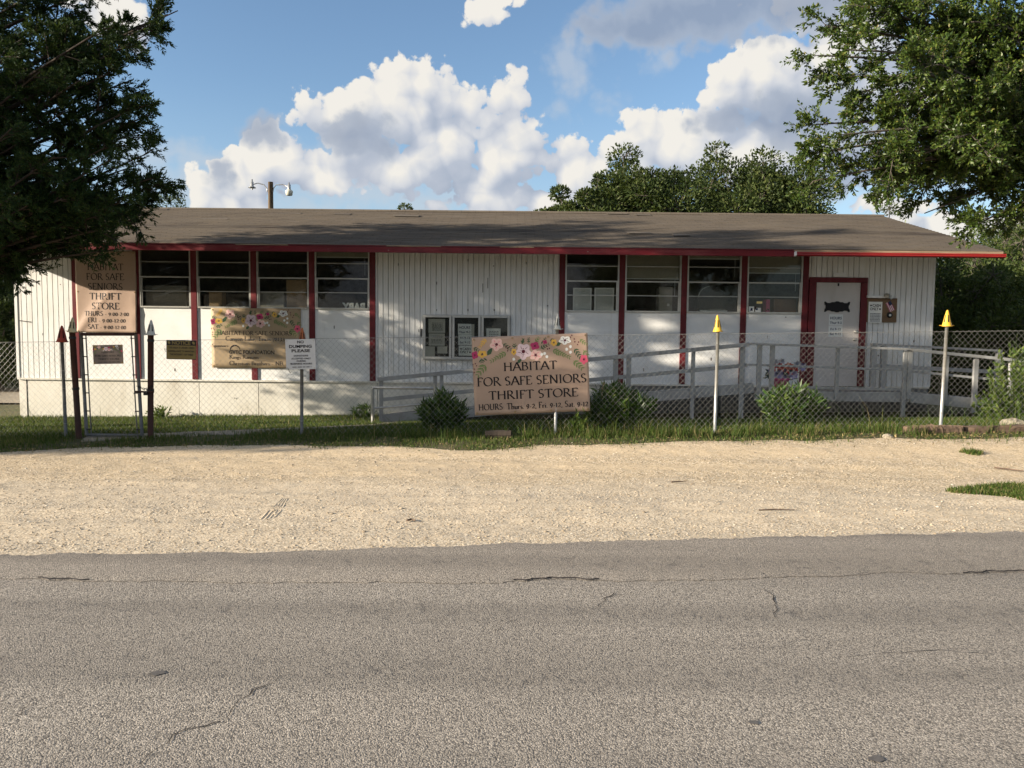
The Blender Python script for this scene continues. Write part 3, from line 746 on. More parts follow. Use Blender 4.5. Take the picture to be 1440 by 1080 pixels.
# dark spots on the road
for (px, py, r) in ((222, 947, .035), (1060, 1017, .022), (1232, 1068, .03)):
    x, y = gd(px, py); mb = MB(); rn = random.Random(px)
    mb.add([(x + r * rn.uniform(.6, 1.1) * math.cos(a), y + .8 * r * rn.uniform(.6, 1.1) * math.sin(a), .0152) for a in np.linspace(0, 6.28, 12, endpoint=False)], [tuple(range(12))])
    mb.build('tar_spot', M['tar'], road)

def scatter_stones(name, X, Y, size, mt, zoff=.0, seed=1):
    rn = np.random.default_rng(seed); n = len(X)
    Z = ground_z(X, Y) + zoff + lot_relief(X, Y)
    s = size[:, None] * rn.uniform(.6, 1.3, (n, 3)); s[:, 2] *= .65
    base = np.array([(1, 0, 0), (.3, 1, 0), (-.9, .6, 0), (-.8, -.7, 0), (.4, -1, 0), (.1, .05, 1)], dtype=float)
    a = rn.uniform(0, 6.28, n); c, sn = np.cos(a), np.sin(a)
    b = base[None] * s[:, None, :] * rn.uniform(.8, 1.2, (n, 6, 1))
    x = b[..., 0] * c[:, None] - b[..., 1] * sn[:, None]; y = b[..., 0] * sn[:, None] + b[..., 1] * c[:, None]
    V = np.stack([x + X[:, None], y + Y[:, None], b[..., 2] + Z[:, None] - .002], -1).reshape(-1, 3)
    f = np.array([(0, 1, 5), (1, 2, 5), (2, 3, 5), (3, 4, 5), (4, 0, 5)])
    Fs = (f[None] + (np.arange(n) * 6)[:, None, None]).reshape(-1, 3)
    return fast_mesh(name, V, Fs, mt)
M['stones'] = leaf_mat('limestone_chips', [(0, (.30, .23, .155)), (.3, (.52, .41, .28)), (.7, (.62, .50, .35)), (1, (.72, .64, .51))], 0.0, .9, .1)
_rn = np.random.default_rng(11); _N = 52000
_X = _rn.uniform(-7.2, 7.2, _N); _t = _rn.beta(.9, 1.25, _N); _lo = road_edge(_X) + np.where(_rn.random(_N) < .12, -np.abs(_rn.normal(0, .22, _N)), _rn.normal(.02, .06, _N)); _Y = _lo + (lot_far(_X) + .1 - _lo) * _t
_keep = np.abs(_X) < _Y * .70 + .4
_X, _Y = _X[_keep], _Y[_keep]
tag(scatter_stones('gravel', _X, _Y, np.clip(_rn.lognormal(-5.45, .42, len(_X)), .0025, .016), M['stones'], .004), 'loose pale limestone gravel strewn over the parking strip', 'gravel', kind='stuff')
# ------------------------------------------------------------------ the store building
YW = 14.8; BX0, BX1 = -9.515, 8.03; ZF = .385
EAVE_Y, EAVE_Z, RIDGE_Y, RIDGE_Z = 13.9, 2.90, 18.46, 4.185
RX0, RX1 = -10.40, 8.765
store = thing('store_building', (-.74, 18.4, gz(-.74, 15)), 'long low white sided store building with dark red trim and brown shingle roof', 'building')
BAT = [-8.368, -7.195, -6.098, -4.953, -3.842, -2.684, .94, 2.084, 3.269, 4.413, 5.584]

def siding(x0, x1, z0, z1, pitch=.1016, gw=.015, dp=.022):
    mb = MB(); xs = [x0]; ys = [YW]; x = x0 + pitch
    while x < x1 - .02:
        xs += [x - gw / 2, x - gw / 2 + .001, x + gw / 2 - .001, x + gw / 2]; ys += [YW, YW + dp, YW + dp, YW]; x += pitch
    xs.append(x1); ys.append(YW); n = len(xs)
    vs = [(a, b, z0) for a, b in zip(xs, ys)] + [(a, b, z1) for a, b in zip(xs, ys)] + [(x0, YW + .1, z0), (x1, YW + .1, z0), (x0, YW + .1, z1), (x1, YW + .1, z1)]
    fs = [(i, i + 1, n + i + 1, n + i) for i in range(n - 1)] + [(2 * n, 0, n, 2 * n + 2), (n - 1, 2 * n + 1, 2 * n + 3, 2 * n - 1), (2 * n + 1, 2 * n, 2 * n + 2, 2 * n + 3)]
    mb.add(vs, fs)
    return mb.build('siding', M['siding'], store)
siding(BX0, BAT[0], .40, 3.12); siding(BAT[5], BAT[6], .40, 3.12); siding(6.70, BX1, .40, 3.12); siding(BAT[10], 6.70, 2.43, 3.12)
# corner boards, battens
MB().box(BX1 - .012, BX1 + .022, YW - .012, YW + .09, .40, 3.1).build('corner_board', M['siding'], store)
MB().box(BX0 - .022, BX0 + .03, YW - .012, YW + .09, .40, 3.1).build('corner_board', M['siding'], store)
for i, x in enumerate(BAT):
    zb = .405
    MB().box(x - .056, x + .056, YW - .024, YW + .06, zb, 3.10).build('batten', M['red'], store, bevel=.003)
# panels below the windows and behind the tall banner
bays = [(BAT[i], BAT[i + 1]) for i in range(1, 5)] + [(BAT[i], BAT[i + 1]) for i in range(6, 10)]
MB().box(BAT[0] + .02, BAT[1] - .02, YW, YW + .08, .40, 3.12).build('wall_panel', M['white'], store)
for k, (a, b) in enumerate(bays):
    MB().box(a + .02, b - .02, YW, YW + .08, .40, 1.775).build('wall_panel', M['white'], store)
    MB().box(a + .02, b - .02, YW, YW + .08, 2.925, 3.12).build('window_header', M['white'], store)
    # window: frame, lower sash, four panes
    x0, x1 = a + .058, b - .058; z0, z1 = 1.775, 2.925
    f = MB()
    for (p, q_) in ((x0, x0 + .026), (x1 - .026, x1)): f.box(p, q_, YW - .018, YW + .05, z0, z1)
    f.box(x0 + .026, x1 - .026, YW - .016, YW + .05, z1 - .03, z1); f.box(x0 + .026, x1 - .026, YW - .030, YW + .05, z0, z0 + .028)
    f.box(x0 + .026, x1 - .026, YW - .004, YW + .03, 2.345, 2.372); f.box(x0 + .026, x1 - .026, YW + .004, YW + .022, 2.638, 2.652)
    w = f.build('window', M['alu'], store)
    s = MB(); side = x1 - .026 if k >= 4 else x0 + .026
    s.box(x0 + .028, x0 + (.052 if k < 4 else .036), YW - .010, YW + .012, z0 + .03, 2.343); s.box(x1 - (.052 if k >= 4 else .036), x1 - .028, YW - .010, YW + .012, z0 + .03, 2.343)
    s.box(x0 + .04, x1 - .04, YW - .006, YW + .010, 2.083, 2.098)
    s.build('sash', M['alu'], w)
    for (p, q_) in ((z0 + .03, 2.083), (2.098, 2.345), (2.372, 2.638), (2.652, z1 - .03)):
        MB().box(x0 + .03, x1 - .03, YW + .013, YW + .016, p, q_).build('pane', M['glass'], w)
# skirting with a ledge strip
MB().box(BX0 - .01, BX1, YW - .028, YW + .05, .370, .398).build('ledge_strip', M['skirt'], store)
sk = [(BX0, -9.375), (-9.355, -6.045), (-6.035, -4.90), (-4.888, -2.60), (-2.59, -.55), (-.54, 1.7)]
for a, b in sk: MB().box(a, b, YW + .012, YW + .05, -.62, .368).build('skirt_panel', M['skirt'], store)
MB().box(-9.375, -9.355, YW + .008, YW + .03, -.6, .368).build('skirt_seam', M['dark_gap'], store)
for a, b in ((1.71, 4.0), (4.01, 6.0), (6.01, BX1)): MB().box(a, b, YW + .012, YW + .05, -.6, .368).build('skirt_panel', M['grey_skirt'], store)
# side and rear walls
def gable(x0, x1):
    yb = 22.1; pts = [(x0, YW + .1, -.6), (x0, yb, -.6), (x0, yb, 3.08), (x0, RIDGE_Y, RIDGE_Z - .14), (x0, YW + .1, 3.08)]
    return MB().prism(pts, (x1 - x0, 0, 0)).build('side_wall', M['siding'], store)
gable(BX0, BX0 + .1); gable(BX1 - .1, BX1)
MB().box(BX0 + .1, BX1 - .1, 22.0, 22.1, -.6, 3.08).build('rear_wall', M['siding'], store)
MB().box(BX0 + .1, BX1 - .1, YW + .1, 22.0, .30, ZF).build('floor', M['inside_floor'], store)
MB().box(BX0 + .1, BX1 - .1, YW + .1, 22.0, 3.0, 3.05).build('ceiling', M['inside'], store)
MB().box(BX0 + .1, BX1 - .1, 18.6, 18.7, ZF, 3.0).build('inner_wall', M['inside'], store)
# tall shelving just inside the windows
for (a, b) in ((BAT[1] + .1, BAT[5] - .1), (BAT[6] + .1, BAT[10] - .1)):
    MB().box(a, b, YW + .16, YW + .62, 1.70, 1.745).build('display_shelf', M['inside_floor'], store)
    MB().box(a, b, YW + .60, YW + .62, ZF, 1.70).build('shelf_back', M['inside'], store)

# roof: stepped courses of shingle on a deck
def slope_y(s): return EAVE_Y + (RIDGE_Y - EAVE_Y) * s
def roof_half(front):
    mb = MB(); rn = np.random.default_rng(4 if front else 5); nx = 90; xs = np.linspace(RX0, RX1, nx + 1); nc = 34; vs = []; fs = []
    sag = .018 * np.sin(np.linspace(0, 9, nx + 1)) + .010 * np.sin(np.linspace(1, 23, nx + 1))
    for i in range(nc):
        s0, s1 = i / nc, (i + 1) / nc
        lift = rn.normal(0, .0022, nx + 1) + .012
        for (s, dz) in ((s0, -.004), (s0, None), (s1, .001)):
            y = slope_y(s); z = EAVE_Z + (RIDGE_Z - EAVE_Z) * s
            if not front: y = 2 * RIDGE_Y - y
            off = lift if dz is None else np.full(nx + 1, dz)
            for k in range(nx + 1): vs.append((xs[k], y, z + off[k] + sag[k] * (.3 + .7 * math.sin(PI * s))))
        b = i * 3 * (nx + 1)
        for r in (0, 1):
            for k in range(nx):
                q = (b + r * (nx + 1) + k, b + r * (nx + 1) + k + 1, b + (r + 1) * (nx + 1) + k + 1, b + (r + 1) * (nx + 1) + k)
                fs.append(q if front else q[::-1])
    mb.add(vs, fs)
    return mb
roof = roof_half(True).build('roof', M['shingle'], store)
roof_half(False).build('rear_slope', M['shingle'], roof)
t_ = .11
for sgn in (1, -1):
    ey = EAVE_Y + .02 if sgn > 0 else 2 * RIDGE_Y - EAVE_Y - .02
    pts = [(RX0 + .02, ey, EAVE_Z - .03 - .07), (RX0 + .02, RIDGE_Y, RIDGE_Z - .03 - .11), (RX0 + .02, RIDGE_Y, RIDGE_Z - .035), (RX0 + .02, ey, EAVE_Z - .035)]
    MB().prism(pts, (RX1 - RX0 - .04, 0, 0)).build('roof_deck', M['soffit'], roof)
MB().tube([(RX0, RIDGE_Y, RIDGE_Z + .004), (RX1, RIDGE_Y, RIDGE_Z + .004)], .045, 6).build('ridge_cap', M['shingle'], roof)
# lifted and torn shingles
rn = random.Random(8)
for (px, py) in ((480, 303), (570, 305), (400, 302), (868, 302), (905, 304), (1000, 303), (900, 330), (960, 333), (225, 296), (300, 310)):
    # where the sight line meets the slope
    d = ray(px, py); a = (RIDGE_Z - EAVE_Z) / (RIDGE_Y - EAVE_Y); t = (EAVE_Z - CAM_H - a * EAVE_Y) / (d[2] - a * d[1])
    x, y, z = d[0] * t, d[1] * t, CAM_H + d[2] * t
    if not (EAVE_Y < y < RIDGE_Y): y = min(max(y, EAVE_Y + .2), RIDGE_Y - .25); z = EAVE_Z + a * (y - EAVE_Y)
    w_ = rn.uniform(.14, .36); h_ = rn.uniform(.014, .024); tw = rn.uniform(-.01, .01)
    MB().hexa([(x - w_, y, z + h_), (x + w_, y, z + h_ + tw), (x + w_, y + .22, z + .075), (x - w_, y + .22, z + .075),
               (x - w_, y, z + h_ + .006), (x + w_, y, z + h_ + tw + .006), (x + w_, y + .22, z + .081), (x - w_, y + .22, z + .081)]).build('shingle', M['shingle'], roof)
# fascia boards and the red metal edge with bare wood above it
MB().box(RX0, 5.02, EAVE_Y - .026, EAVE_Y + .016, 2.772, 2.878).build('fascia', M['red_fascia'], store, bevel=.004)
mbp = MB(); rn = random.Random(3); x = RX0
while x < 5.0:   # drip edge with missing paint
    L = rn.uniform(.3, 1.3); mbp.m = 1 if rn.random() < .30 else 0; mbp.box(x, min(x + L, 5.02), EAVE_Y - .034, EAVE_Y + .016, 2.881, 2.896); x += L
mbp.build('drip_edge', [M['red'], M['bare_wood']], store)
MB().box(5.02, RX1 - .01, EAVE_Y - .020, EAVE_Y + .016, 2.84, 2.893).build('bare_fascia', M['bare_wood'], store)
mg = MB(); pr = [(EAVE_Y - .022, 2.778), (EAVE_Y - .055, 2.782), (EAVE_Y - .075, 2.800), (EAVE_Y - .070, 2.822), (EAVE_Y - .078, 2.830), (EAVE_Y - .076, 2.850), (EAVE_Y - .022, 2.846)]
mg.prism([(5.045, y, z) for y, z in pr], (RX1 + .012 - 5.045, 0, 0)); mg.build('red_metal_edge', M['red_metal'], store)
MB().prism([(5.015, y - .004, z + (.006 if z > 2.8 else -.006)) for y, z in pr], (.03, 0, 0)).build('end_cap', M['white'], store)
for X in (RX0 - .012, RX1 - .012):
    for sgn in (1, -1):
        e = EAVE_Y if sgn > 0 else 2 * RIDGE_Y - EAVE_Y
        MB().prism([(X, e, 2.776), (X, e, EAVE_Z - .012), (X, RIDGE_Y, RIDGE_Z - .012), (X, RIDGE_Y, RIDGE_Z - .14)], (.024, 0, 0)).build('rake_board', M['red_fascia'], store)
# door
dr = MB().box(5.795, 6.640, YW - .005, YW + .04, .398, 2.378).build('door', M['door'], store, bevel=.002)
for (px, py) in ((1203.5, 466.5), (1202.5, 477.5)):
    kn = MB(); p = at(px, py, YW - .03); kn.lathe((p.x, YW - .005, p.z), [(.030, 0), (.030, .012), (.012, .02), (.012, .05), (.028, .055), (.030, .075), (.02, .088), (.001, .09)], 12, (0, -1, 0)); kn.build('handle', M['alu'], dr, smooth=True)
hg = None
for z in (.62, 1.38, 2.15): MB().tube([(5.792, YW - .012, z - .05), (5.792, YW - .012, z + .05)], .010, 6).build('hinge', M['alu_dark'], dr)
MB().box(6.20, 6.225, YW - .02, YW - .006, 2.31, 2.365).build('door_hook', M['black'], dr)
MB().box(5.655, 5.79, YW - .035, YW + .05, .40, 2.375).build('door_trim', M['red'], store, bevel=.003)
MB().box(6.645, 6.765, YW - .035, YW + .05, .40, 2.375).build('door_trim', M['red'], store, bevel=.003)
MB().box(5.655, 6.765, YW - .037, YW + .05, 2.378, 2.475).build('door_trim', M['red'], store, bevel=.003)
MB().box(5.66, 6.76, YW - .10, YW + .04, .365, .397).build('threshold', M['dark_gap'], store)
p = at(1180, 386.5, YW); MB().box(p.x - .115, p.x + .115, YW - .030, YW - .002, p.z - .04, p.z + .045).build('vent_cover', M['white'], store, bevel=.006)
# rust streaks and knots on the middle siding
for (px, py, h) in ((679, 405, .17), (686, 398, .20), (320 / 3.6 + 500, 465, .05)):
    q = at(px, py, YW); MB().box(q.x - .007, q.x + .007, YW - .0015, YW + .004, q.z - h / 2, q.z + h / 2).build('stain', M['deck'], store)

rn = random.Random(17)
for (px, py) in ((614, 398), (658, 366), (694, 374), (658, 436), (614, 436), (695, 436), (560, 372), (740, 370), (770, 430), (1062, 433), (1079, 474), (1105, 446), (1000, 505), (930, 470), (905, 520), (246, 520), (470, 460), (330, 560), (60, 470), (85, 400), (1235, 500), (1285, 480)):
    q = at(px, py, YW); w_, h_ = rn.uniform(.005, .012), rn.uniform(.006, .03)
    MB().box(q.x - w_, q.x + w_, YW - .0015, YW + .003, q.z - h_, q.z + h_).build('rust_spot', M['rust'] if rn.random() < .5 else M['deck'], store)
q = at(34, 452, YW); MB().beam((q.x - .09, YW - .003, q.z + .015), (q.x + .13, YW - .003, q.z - .01), .012, .018).build('scrape', M['deck'], store)

# ------------------------------------------------------------------ things on and in the building
def box_thing(name, px0, px1, py0, py1, Y, depth, mt, label, cat, group=None, extra=None):
    a, b = at(px0, py1, Y), at(px1, py0, Y)
    z0 = 1.7455 if abs(a.z - 1.75) < .25 else a.z
    t = thing(name, ((a.x + b.x) / 2, Y + depth / 2, z0), label, cat, group)
    MB().box(a.x, b.x, Y, Y + depth, z0, b.z).build('body', mt, t, bevel=.004)
    return t, a, b, z0
M['card'] = mat('cardboard', (.40, .27, .15), .85, var=.15)
M['card_grey'] = mat('grey_cardboard', (.34, .32, .27), .85, var=.15)
M['pinkp'] = mat('pink_plastic', (.55, .07, .20), .5)
M['cream'] = mat('cream_cloth', (.48, .43, .34), .9, var=.2, bump=.4)
M['brown'] = mat('brown_plush', (.16, .07, .04), .95, var=.3)
M['tape'] = mat('packing_tape', (.30, .19, .09), .3)
def carton(px0, px1, py0, py1, Y, d, mt, label):
    t, a, b, z0 = box_thing('cardboard_box', px0, px1, py0, py1, Y, d, mt, label, 'box')
    c = (a.x + b.x) / 2
    MB().box(c - .02, c + .02, Y - .002, Y + d + .002, b.z, b.z + .002).build('tape', M['tape'], t)
    for s in (0, 1): MB().box(a.x + .006 + s * (c - a.x), c - .006 + s * (b.x - c), Y + .004, Y + d / 2 - .004, b.z + .001, b.z + .006).build('flap', mt, t)
    return t
carton(403, 431, 394, 431, YW + .24, .30, M['card'], 'tall tan cardboard box behind the third louvred window from the tall banner')
carton(366, 399, 411, 431, YW + .26, .28, M['card_grey'], 'low grey carton beside the tan box in the window')
carton(294, 312, 411, 428, YW + .22, .22, M['card'], 'small brown carton in the window above the sponsor banner')
carton(205, 262, 402, 432, YW + .30, .25, M['card_grey'], 'wide pale carton in the window beside the tall banner')
carton(926, 946, 404, 440, YW + .22, .28, M['card_grey'], 'dark upright carton with white sticker in the second window past the notice case')
carton(1088, 1120, 421, 441, YW + .26, .20, M['brown'], 'dark red brown box in the window nearest the door')
def sticker(px0, px1, py0, py1, Y, mt, name, label, cat, extra=None):
    a, b = at(px0, py1, Y), at(px1, py0, Y)
    t = thing(name, ((a.x + b.x) / 2, Y, a.z), label, cat)
    sh = Sheet(((a.x + b.x) / 2, Y, (a.z + b.z) / 2), (1, 0, 0), (0, 0, 1), b.x - a.x, b.z - a.z)
    sh.body('sheet', mt, t, thick=.001)
    if extra: extra(sh, t)
    return t
def lines(sh, t, rows, x0=.15, x1=.85, th=.018, mt=None, seed=1):
    mb = MB(); r = random.Random(seed)
    for y in rows:
        x = x0 + r.uniform(0, .05)
        while x < x1:
            w = r.uniform(.06, .16); sh.bar(mb, x, min(x + w, x1), y - th, y + th); x += w + .035
    mb.build('printed_lines', mt or M['ink'], t)
sticker(938, 941.5, 427, 430.5, YW + .218, M['paper'], 'sticker', 'tiny white sticker on the dark upright carton', 'sticker')
sticker(1053, 1060.5, 431, 439, YW + .012, M['paper'], 'window_card', 'small white card with a dark picture low in the window by the door', 'card', lambda sh, t: [sh.poly(m_, [(.25, .75), (.75, .75), (.7, .3), (.4, .25)]) or m_.build('picture', M['navy'], t) for m_ in [MB()]])
sticker(1062, 1070, 433, 439, YW + .012, M['paper'], 'window_card', 'small white card with a dark corner beside the picture card', 'card', lambda sh, t: [sh.bar(m_, .05, .45, .1, .5) or m_.build('picture', M['navy'], t) for m_ in [MB()]])
M['yellowcard'] = mat('yellow_card', (.62, .50, .22), .7)
sticker(1064, 1072, 424, 427, YW + .012, M['yellowcard'], 'window_card', 'thin yellow card above the two white cards in the window', 'card')
# pink upright case
t, a, b, z0 = box_thing('storage_case', 1077, 1083, 421, 440, YW + .24, .18, M['pinkp'], 'narrow pink plastic case standing in the window by the door', 'case')
MB().box((a.x + b.x) / 2 - .015, (a.x + b.x) / 2 + .015, YW + .225, YW + .24, z0 + .10, z0 + .13).build('latch', M['black'], t)
# two framed white boards
M['frame_w'] = mat('white_frame', (.82, .82, .78), .5); M['mount'] = mat('grey_mount', (.60, .61, .58), .7, var=.05)
for (x0, x1, lab) in ((805.5, 832, 'white framed pale board leaning in the window, the one nearer the notice case'), (835.5, 863.5, 'white framed pale board in the window, the one nearer the ramp door')):
    a, b = at(x0, 438.5, YW + .2), at(x1, 405, YW + .2); z0 = 1.7455
    t = thing('picture_frame', ((a.x + b.x) / 2, YW + .2, z0), lab, 'picture frame')
    MB().box(a.x, b.x, YW + .205, YW + .215, z0, b.z).build('board', M['mount'], t)
    for (p0, p1, q0, q1) in ((a.x, a.x + .025, z0, b.z), (b.x - .025, b.x, z0, b.z), (a.x + .025, b.x - .025, b.z - .025, b.z), (a.x + .025, b.x - .025, z0, z0 + .025)):
        MB().box(p0, p1, YW + .185, YW + .222, q0, q1).build('moulding', M['frame_w'], t)
# BABY letters facing into the shop
a, b = at(481, 432, YW + .18), at(513, 420.5, YW + .18)
t = thing('letter_sign', ((a.x + b.x) / 2, YW + .18, 1.7455), 'white wooden letters reading BABY backwards in the window', 'sign')
sh = Sheet(((a.x + b.x) / 2, YW + .18, 1.7455 + .085), (1, 0, 0), (0, 0, 1), b.x - a.x, .16)
V, Fc = _SANS[('BABY', .05)]; x0 = min(v[0] for v in V); w0 = max(v[0] for v in V) - x0; y0 = min(v[1] for v in V); h0 = max(v[1] for v in V) - y0
mb = MB(); nv = len(V)
front = [sh.p(1 - (v[0] - x0) / w0, 1 - (v[1] - y0) / h0, 0) for v in V]; back = [p + Vector((0, .018, 0)) for p in front]
mb.add(front + back, list(Fc) + [tuple(nv + i for i in reversed(f)) for f in Fc]); mb.build('letters', M['frame_w'], t)
MB().box(a.x - .01, b.x + .01, YW + .165, YW + .215, 1.7455, 1.757).build('foot_board', M['frame_w'], t)
# stacked books, headboard arc, folded cloth, plush
t = thing('book_stack', (at(1002, 437, YW + .3).x, YW + .3, 1.7455), 'flat pile of pale boxes and a book in the seventh window', 'books')
z = 1.7455
for (x0, x1, h, mt) in ((984, 1019, .035, 'card'), (984, 1022, .055, 'paper'), (998, 1020, .02, 'card_grey')):
    a, b = at(x0, 437, YW + .3), at(x1, 437, YW + .3); MB().box(a.x, b.x, YW + .26, YW + .50, z, z + h).build('book', M[mt], t, bevel=.003); z += h + .001
t = thing('arched_headboard', (at(1000, 420, YW + .55).x, YW + .5, 1.7455), 'dark arched board with a pale rim behind the book pile', 'headboard')
c = at(1001, 418, YW + .52); rr = .26
MB().prism([(c.x - rr, YW + .54, 1.7455), (c.x + rr, YW + .54, 1.7455)] + [(c.x + rr * math.cos(a_), YW + .54, c.z + rr * .85 * math.sin(a_)) for a_ in np.linspace(0, PI, 14)], (0, .02, 0)).build('board', M['inside_floor'], t)
MB().tube([(c.x + rr * math.cos(a_), YW + .53, c.z + rr * .85 * math.sin(a_)) for a_ in np.linspace(PI, PI * .55, 10)], .008, 6).build('rim', M['mount'], t)
def lump(name, px, py, Y, r, sq, mt, label, cat, seed):
    c = at(px, py, Y); z0 = 1.7455; rn = np.random.default_rng(seed); nu, nv_ = 16, 9; vs = []; fs = []
    for j in range(nv_ + 1):
        for i in range(nu):
            th = PI / 2 * j / nv_; ph = 2 * PI * i / nu; k = 1 + .12 * math.sin(3 * ph + seed) + rn.normal(0, .025)
            vs.append((c.x + r * k * math.cos(th) * math.cos(ph), Y + r * .7 * k * math.cos(th) * math.sin(ph), z0 + r * sq * math.sin(th) * (1 + .1 * math.sin(2 * ph))))
    for j in range(nv_):
        for i in range(nu): fs.append((j * nu + i, j * nu + (i + 1) % nu, (j + 1) * nu + (i + 1) % nu, (j + 1) * nu + i))
    fs.append(tuple(reversed(range(nu)))); mb = MB(); mb.add(vs, fs); o = mb.build(name, mt, None, smooth=True); return tag(o, label, cat)
lump('folded_cloth', 327, 424, YW + .36, .15, .95, M['cream'], 'heap of cream cloth in the window over the sponsor banner', 'cloth', 2)
lump('folded_cloth', 345, 428, YW + .30, .12, .7, M['card_grey'], 'grey bundle of cloth at the batten beside the cream heap', 'cloth', 5)
lump('plush_toy', 373, 410, YW + .55, .13, 1.7, M['brown'], 'brown plush toy behind the grey carton in the window', 'toy', 7)
lump('folded_cloth', 900, 432, YW + .36, .2, .6, M['inside_floor'], 'dark crumpled cloth in the window with the white sticker', 'cloth', 9)
# roller shades drawn a little way down inside some windows
M['shade'] = mat('roller_shade', (.30, .28, .22), .9, var=.1)
for (k, z, lab) in ((3, 2.78, 'short roller shade in the window above the mirrored letters'), (5, 2.43, 'grey roller shade drawn half down beside the framed boards'), (6, 2.82, 'short roller shade above the book pile'), (7, 2.56, 'pale roller shade drawn down in the window by the door')):
    a, b = bays[k]; t = thing('roller_shade', ((a + b) / 2, YW + .08, z), lab, 'window shade')
    MB().box(a + .07, b - .07, YW + .083, YW + .086, z, 2.93).build('cloth', M['shade'], t)
    MB().box(a + .07, b - .07, YW + .078, YW + .092, z - .02, z).build('slat', M['mount'], t)
    MB().tube([(a + .07, YW + .11, 2.93), (b - .07, YW + .11, 2.93)], .025, 8).build('roller', M['mount'], t)
    MB().tube([(b - .16, YW + .08, z), (b - .16, YW + .08, z - .35)], .004, 5).build('pull_cord', M['mount'], t)

# ---- banners and signs
M['banner'] = mat('tan_banner_vinyl', (.46, .325, .245), .55, col2=(.41, .29, .215), scale=1.6, bump=.05, bscale=10)
M['banner_pale'] = mat('kraft_banner_vinyl', (.44, .325, .20), .55, col2=(.38, .28, .17), scale=1.6)
M['grommet'] = mat('brass_grommet', (.35, .25, .12), .4, metal=.8)
def grommets(sh, t, spots):
    for (x, y) in spots:
        p = sh.p(x, y, .001); MB().lathe(p, [(.006, 0), (.006, .003), (.013, .003), (.013, 0)], 10, sh.n).build('grommet', M['grommet'], t)
def letters(sh, t, rows, mt=None, **kw):
    for r in rows:
        mb = MB(); k = dict(kw)
        if len(r) > 5: k.update(r[5])
        sh.text(mb, r[0], r[1], r[2], r[3], r[4], **k); mb.build('lettering', k.get('mt') or mt or M['ink'], t)
def corner_sheet(c4, Y, disp=None):
    tl, tr, br, bl = [at(px, py, Y) for px, py in c4]
    c = (tl + tr + br + bl) / 4; r = (tr - tl + br - bl) / 2; u = (tl - bl + tr - br) / 2
    return Sheet(c, r, u - r * (u.dot(r) / r.dot(r)), r.length, u.length, disp)
# tall banner
sh = corner_sheet([(106, 352), (191.5, 354), (191.5, 467.5), (107.5, 467.5)], YW - .05,
                  lambda x, y: .010 * math.sin(9 * x + 5 * y) * (1 - y * .3) + .012 * math.exp(-((x + y - 1.05) / .05) ** 2) * (y > .5) + .014 * math.exp(-((x - .85 * (1.0 - y)) / .06) ** 2) * math.exp(-((y - .9) / .22) ** 2) - .010 * abs(math.sin(4 * PI * y)) * (1 if x > .93 else 0) * (x - .93) / .07)
t = thing('tall_banner', sh.p(.5, 1), 'tall tan cloth banner with store name and opening times between two red battens', 'banner')
sh.body('cloth', M['banner'], t, 36, 44)
letters(sh, t, [('HABITAT', .5, .235, .60, .082), ('FOR SAFE', .495, .355, .63, .082), ('SENIORS', .49, .475, .58, .082), ('THRIFT', .485, .595, .53, .082), ('STORE', .485, .715, .46, .082),
                ('THURS - 9:00-2:00', .50, .795, .73, .058), ('FRI - 9:00-12:00', .50, .876, .62, .058), ('SAT - 9:00-12:00', .50, .958, .63, .058)], weight=1.0, off=.003)
grommets(sh, t, [(.03, .02), (.97, .02), (.03, .985), (.97, .985), (.97, .5), (.03, .5)])
# sponsor banner
sh = corner_sheet([(297.2, 433), (423, 434), (424, 518), (297.5, 517)], YW - .034, lambda x, y: .004 * math.sin(7 * x + 3 * y))
t = thing('sponsor_banner', sh.p(.5, 1), 'wide kraft coloured sponsor banner with flower garland under the windows', 'banner')
sh.body('cloth', M['banner_pale'], t, 24, 12); garland(sh, t, seed=5)
fx = lambda x: (x - 148) / 1067; fy = lambda y: (y - 112) / 713
letters(sh, t, [('HABITAT FOR SAFE SENIORS', fx(662), fy(432), 885 / 1067, .070), ('Canyon Lake, Texas 78133', fx(668), fy(500), 702 / 1067, .075), ('Sponsors:', fx(255), fy(577), 205 / 1067, .055),
                ('Kings Ransom', fx(532), fy(716), 348 / 1067, .066), ('Christian Brothers - NB, Texas', fx(770), fy(792), 830 / 1067, .068),
                ('GVTC FOUNDATION', fx(625), fy(658), 540 / 1067, .062, dict(serif=False, bold=.02))], weight=1.0)
mb = MB(); arc_o = [(fx(425) + .058 * math.cos(a_) * 1, fy(612) - .088 * math.sin(a_)) for a_ in np.linspace(PI * .97, .05, 16)]; arc_i = [(fx(427) + .050 * math.cos(a_), fy(614) - .068 * math.sin(a_)) for a_ in np.linspace(.05, PI * .97, 16)]
for k in range(15): sh.poly(mb, [arc_o[k], arc_i[15 - k], arc_i[14 - k], arc_o[k + 1]][::1], .002)
mb.build('logo_arch', M['ink'], t)
grommets(sh, t, [(.02, .03), (.98, .03), (.02, .97), (.5, .03)])

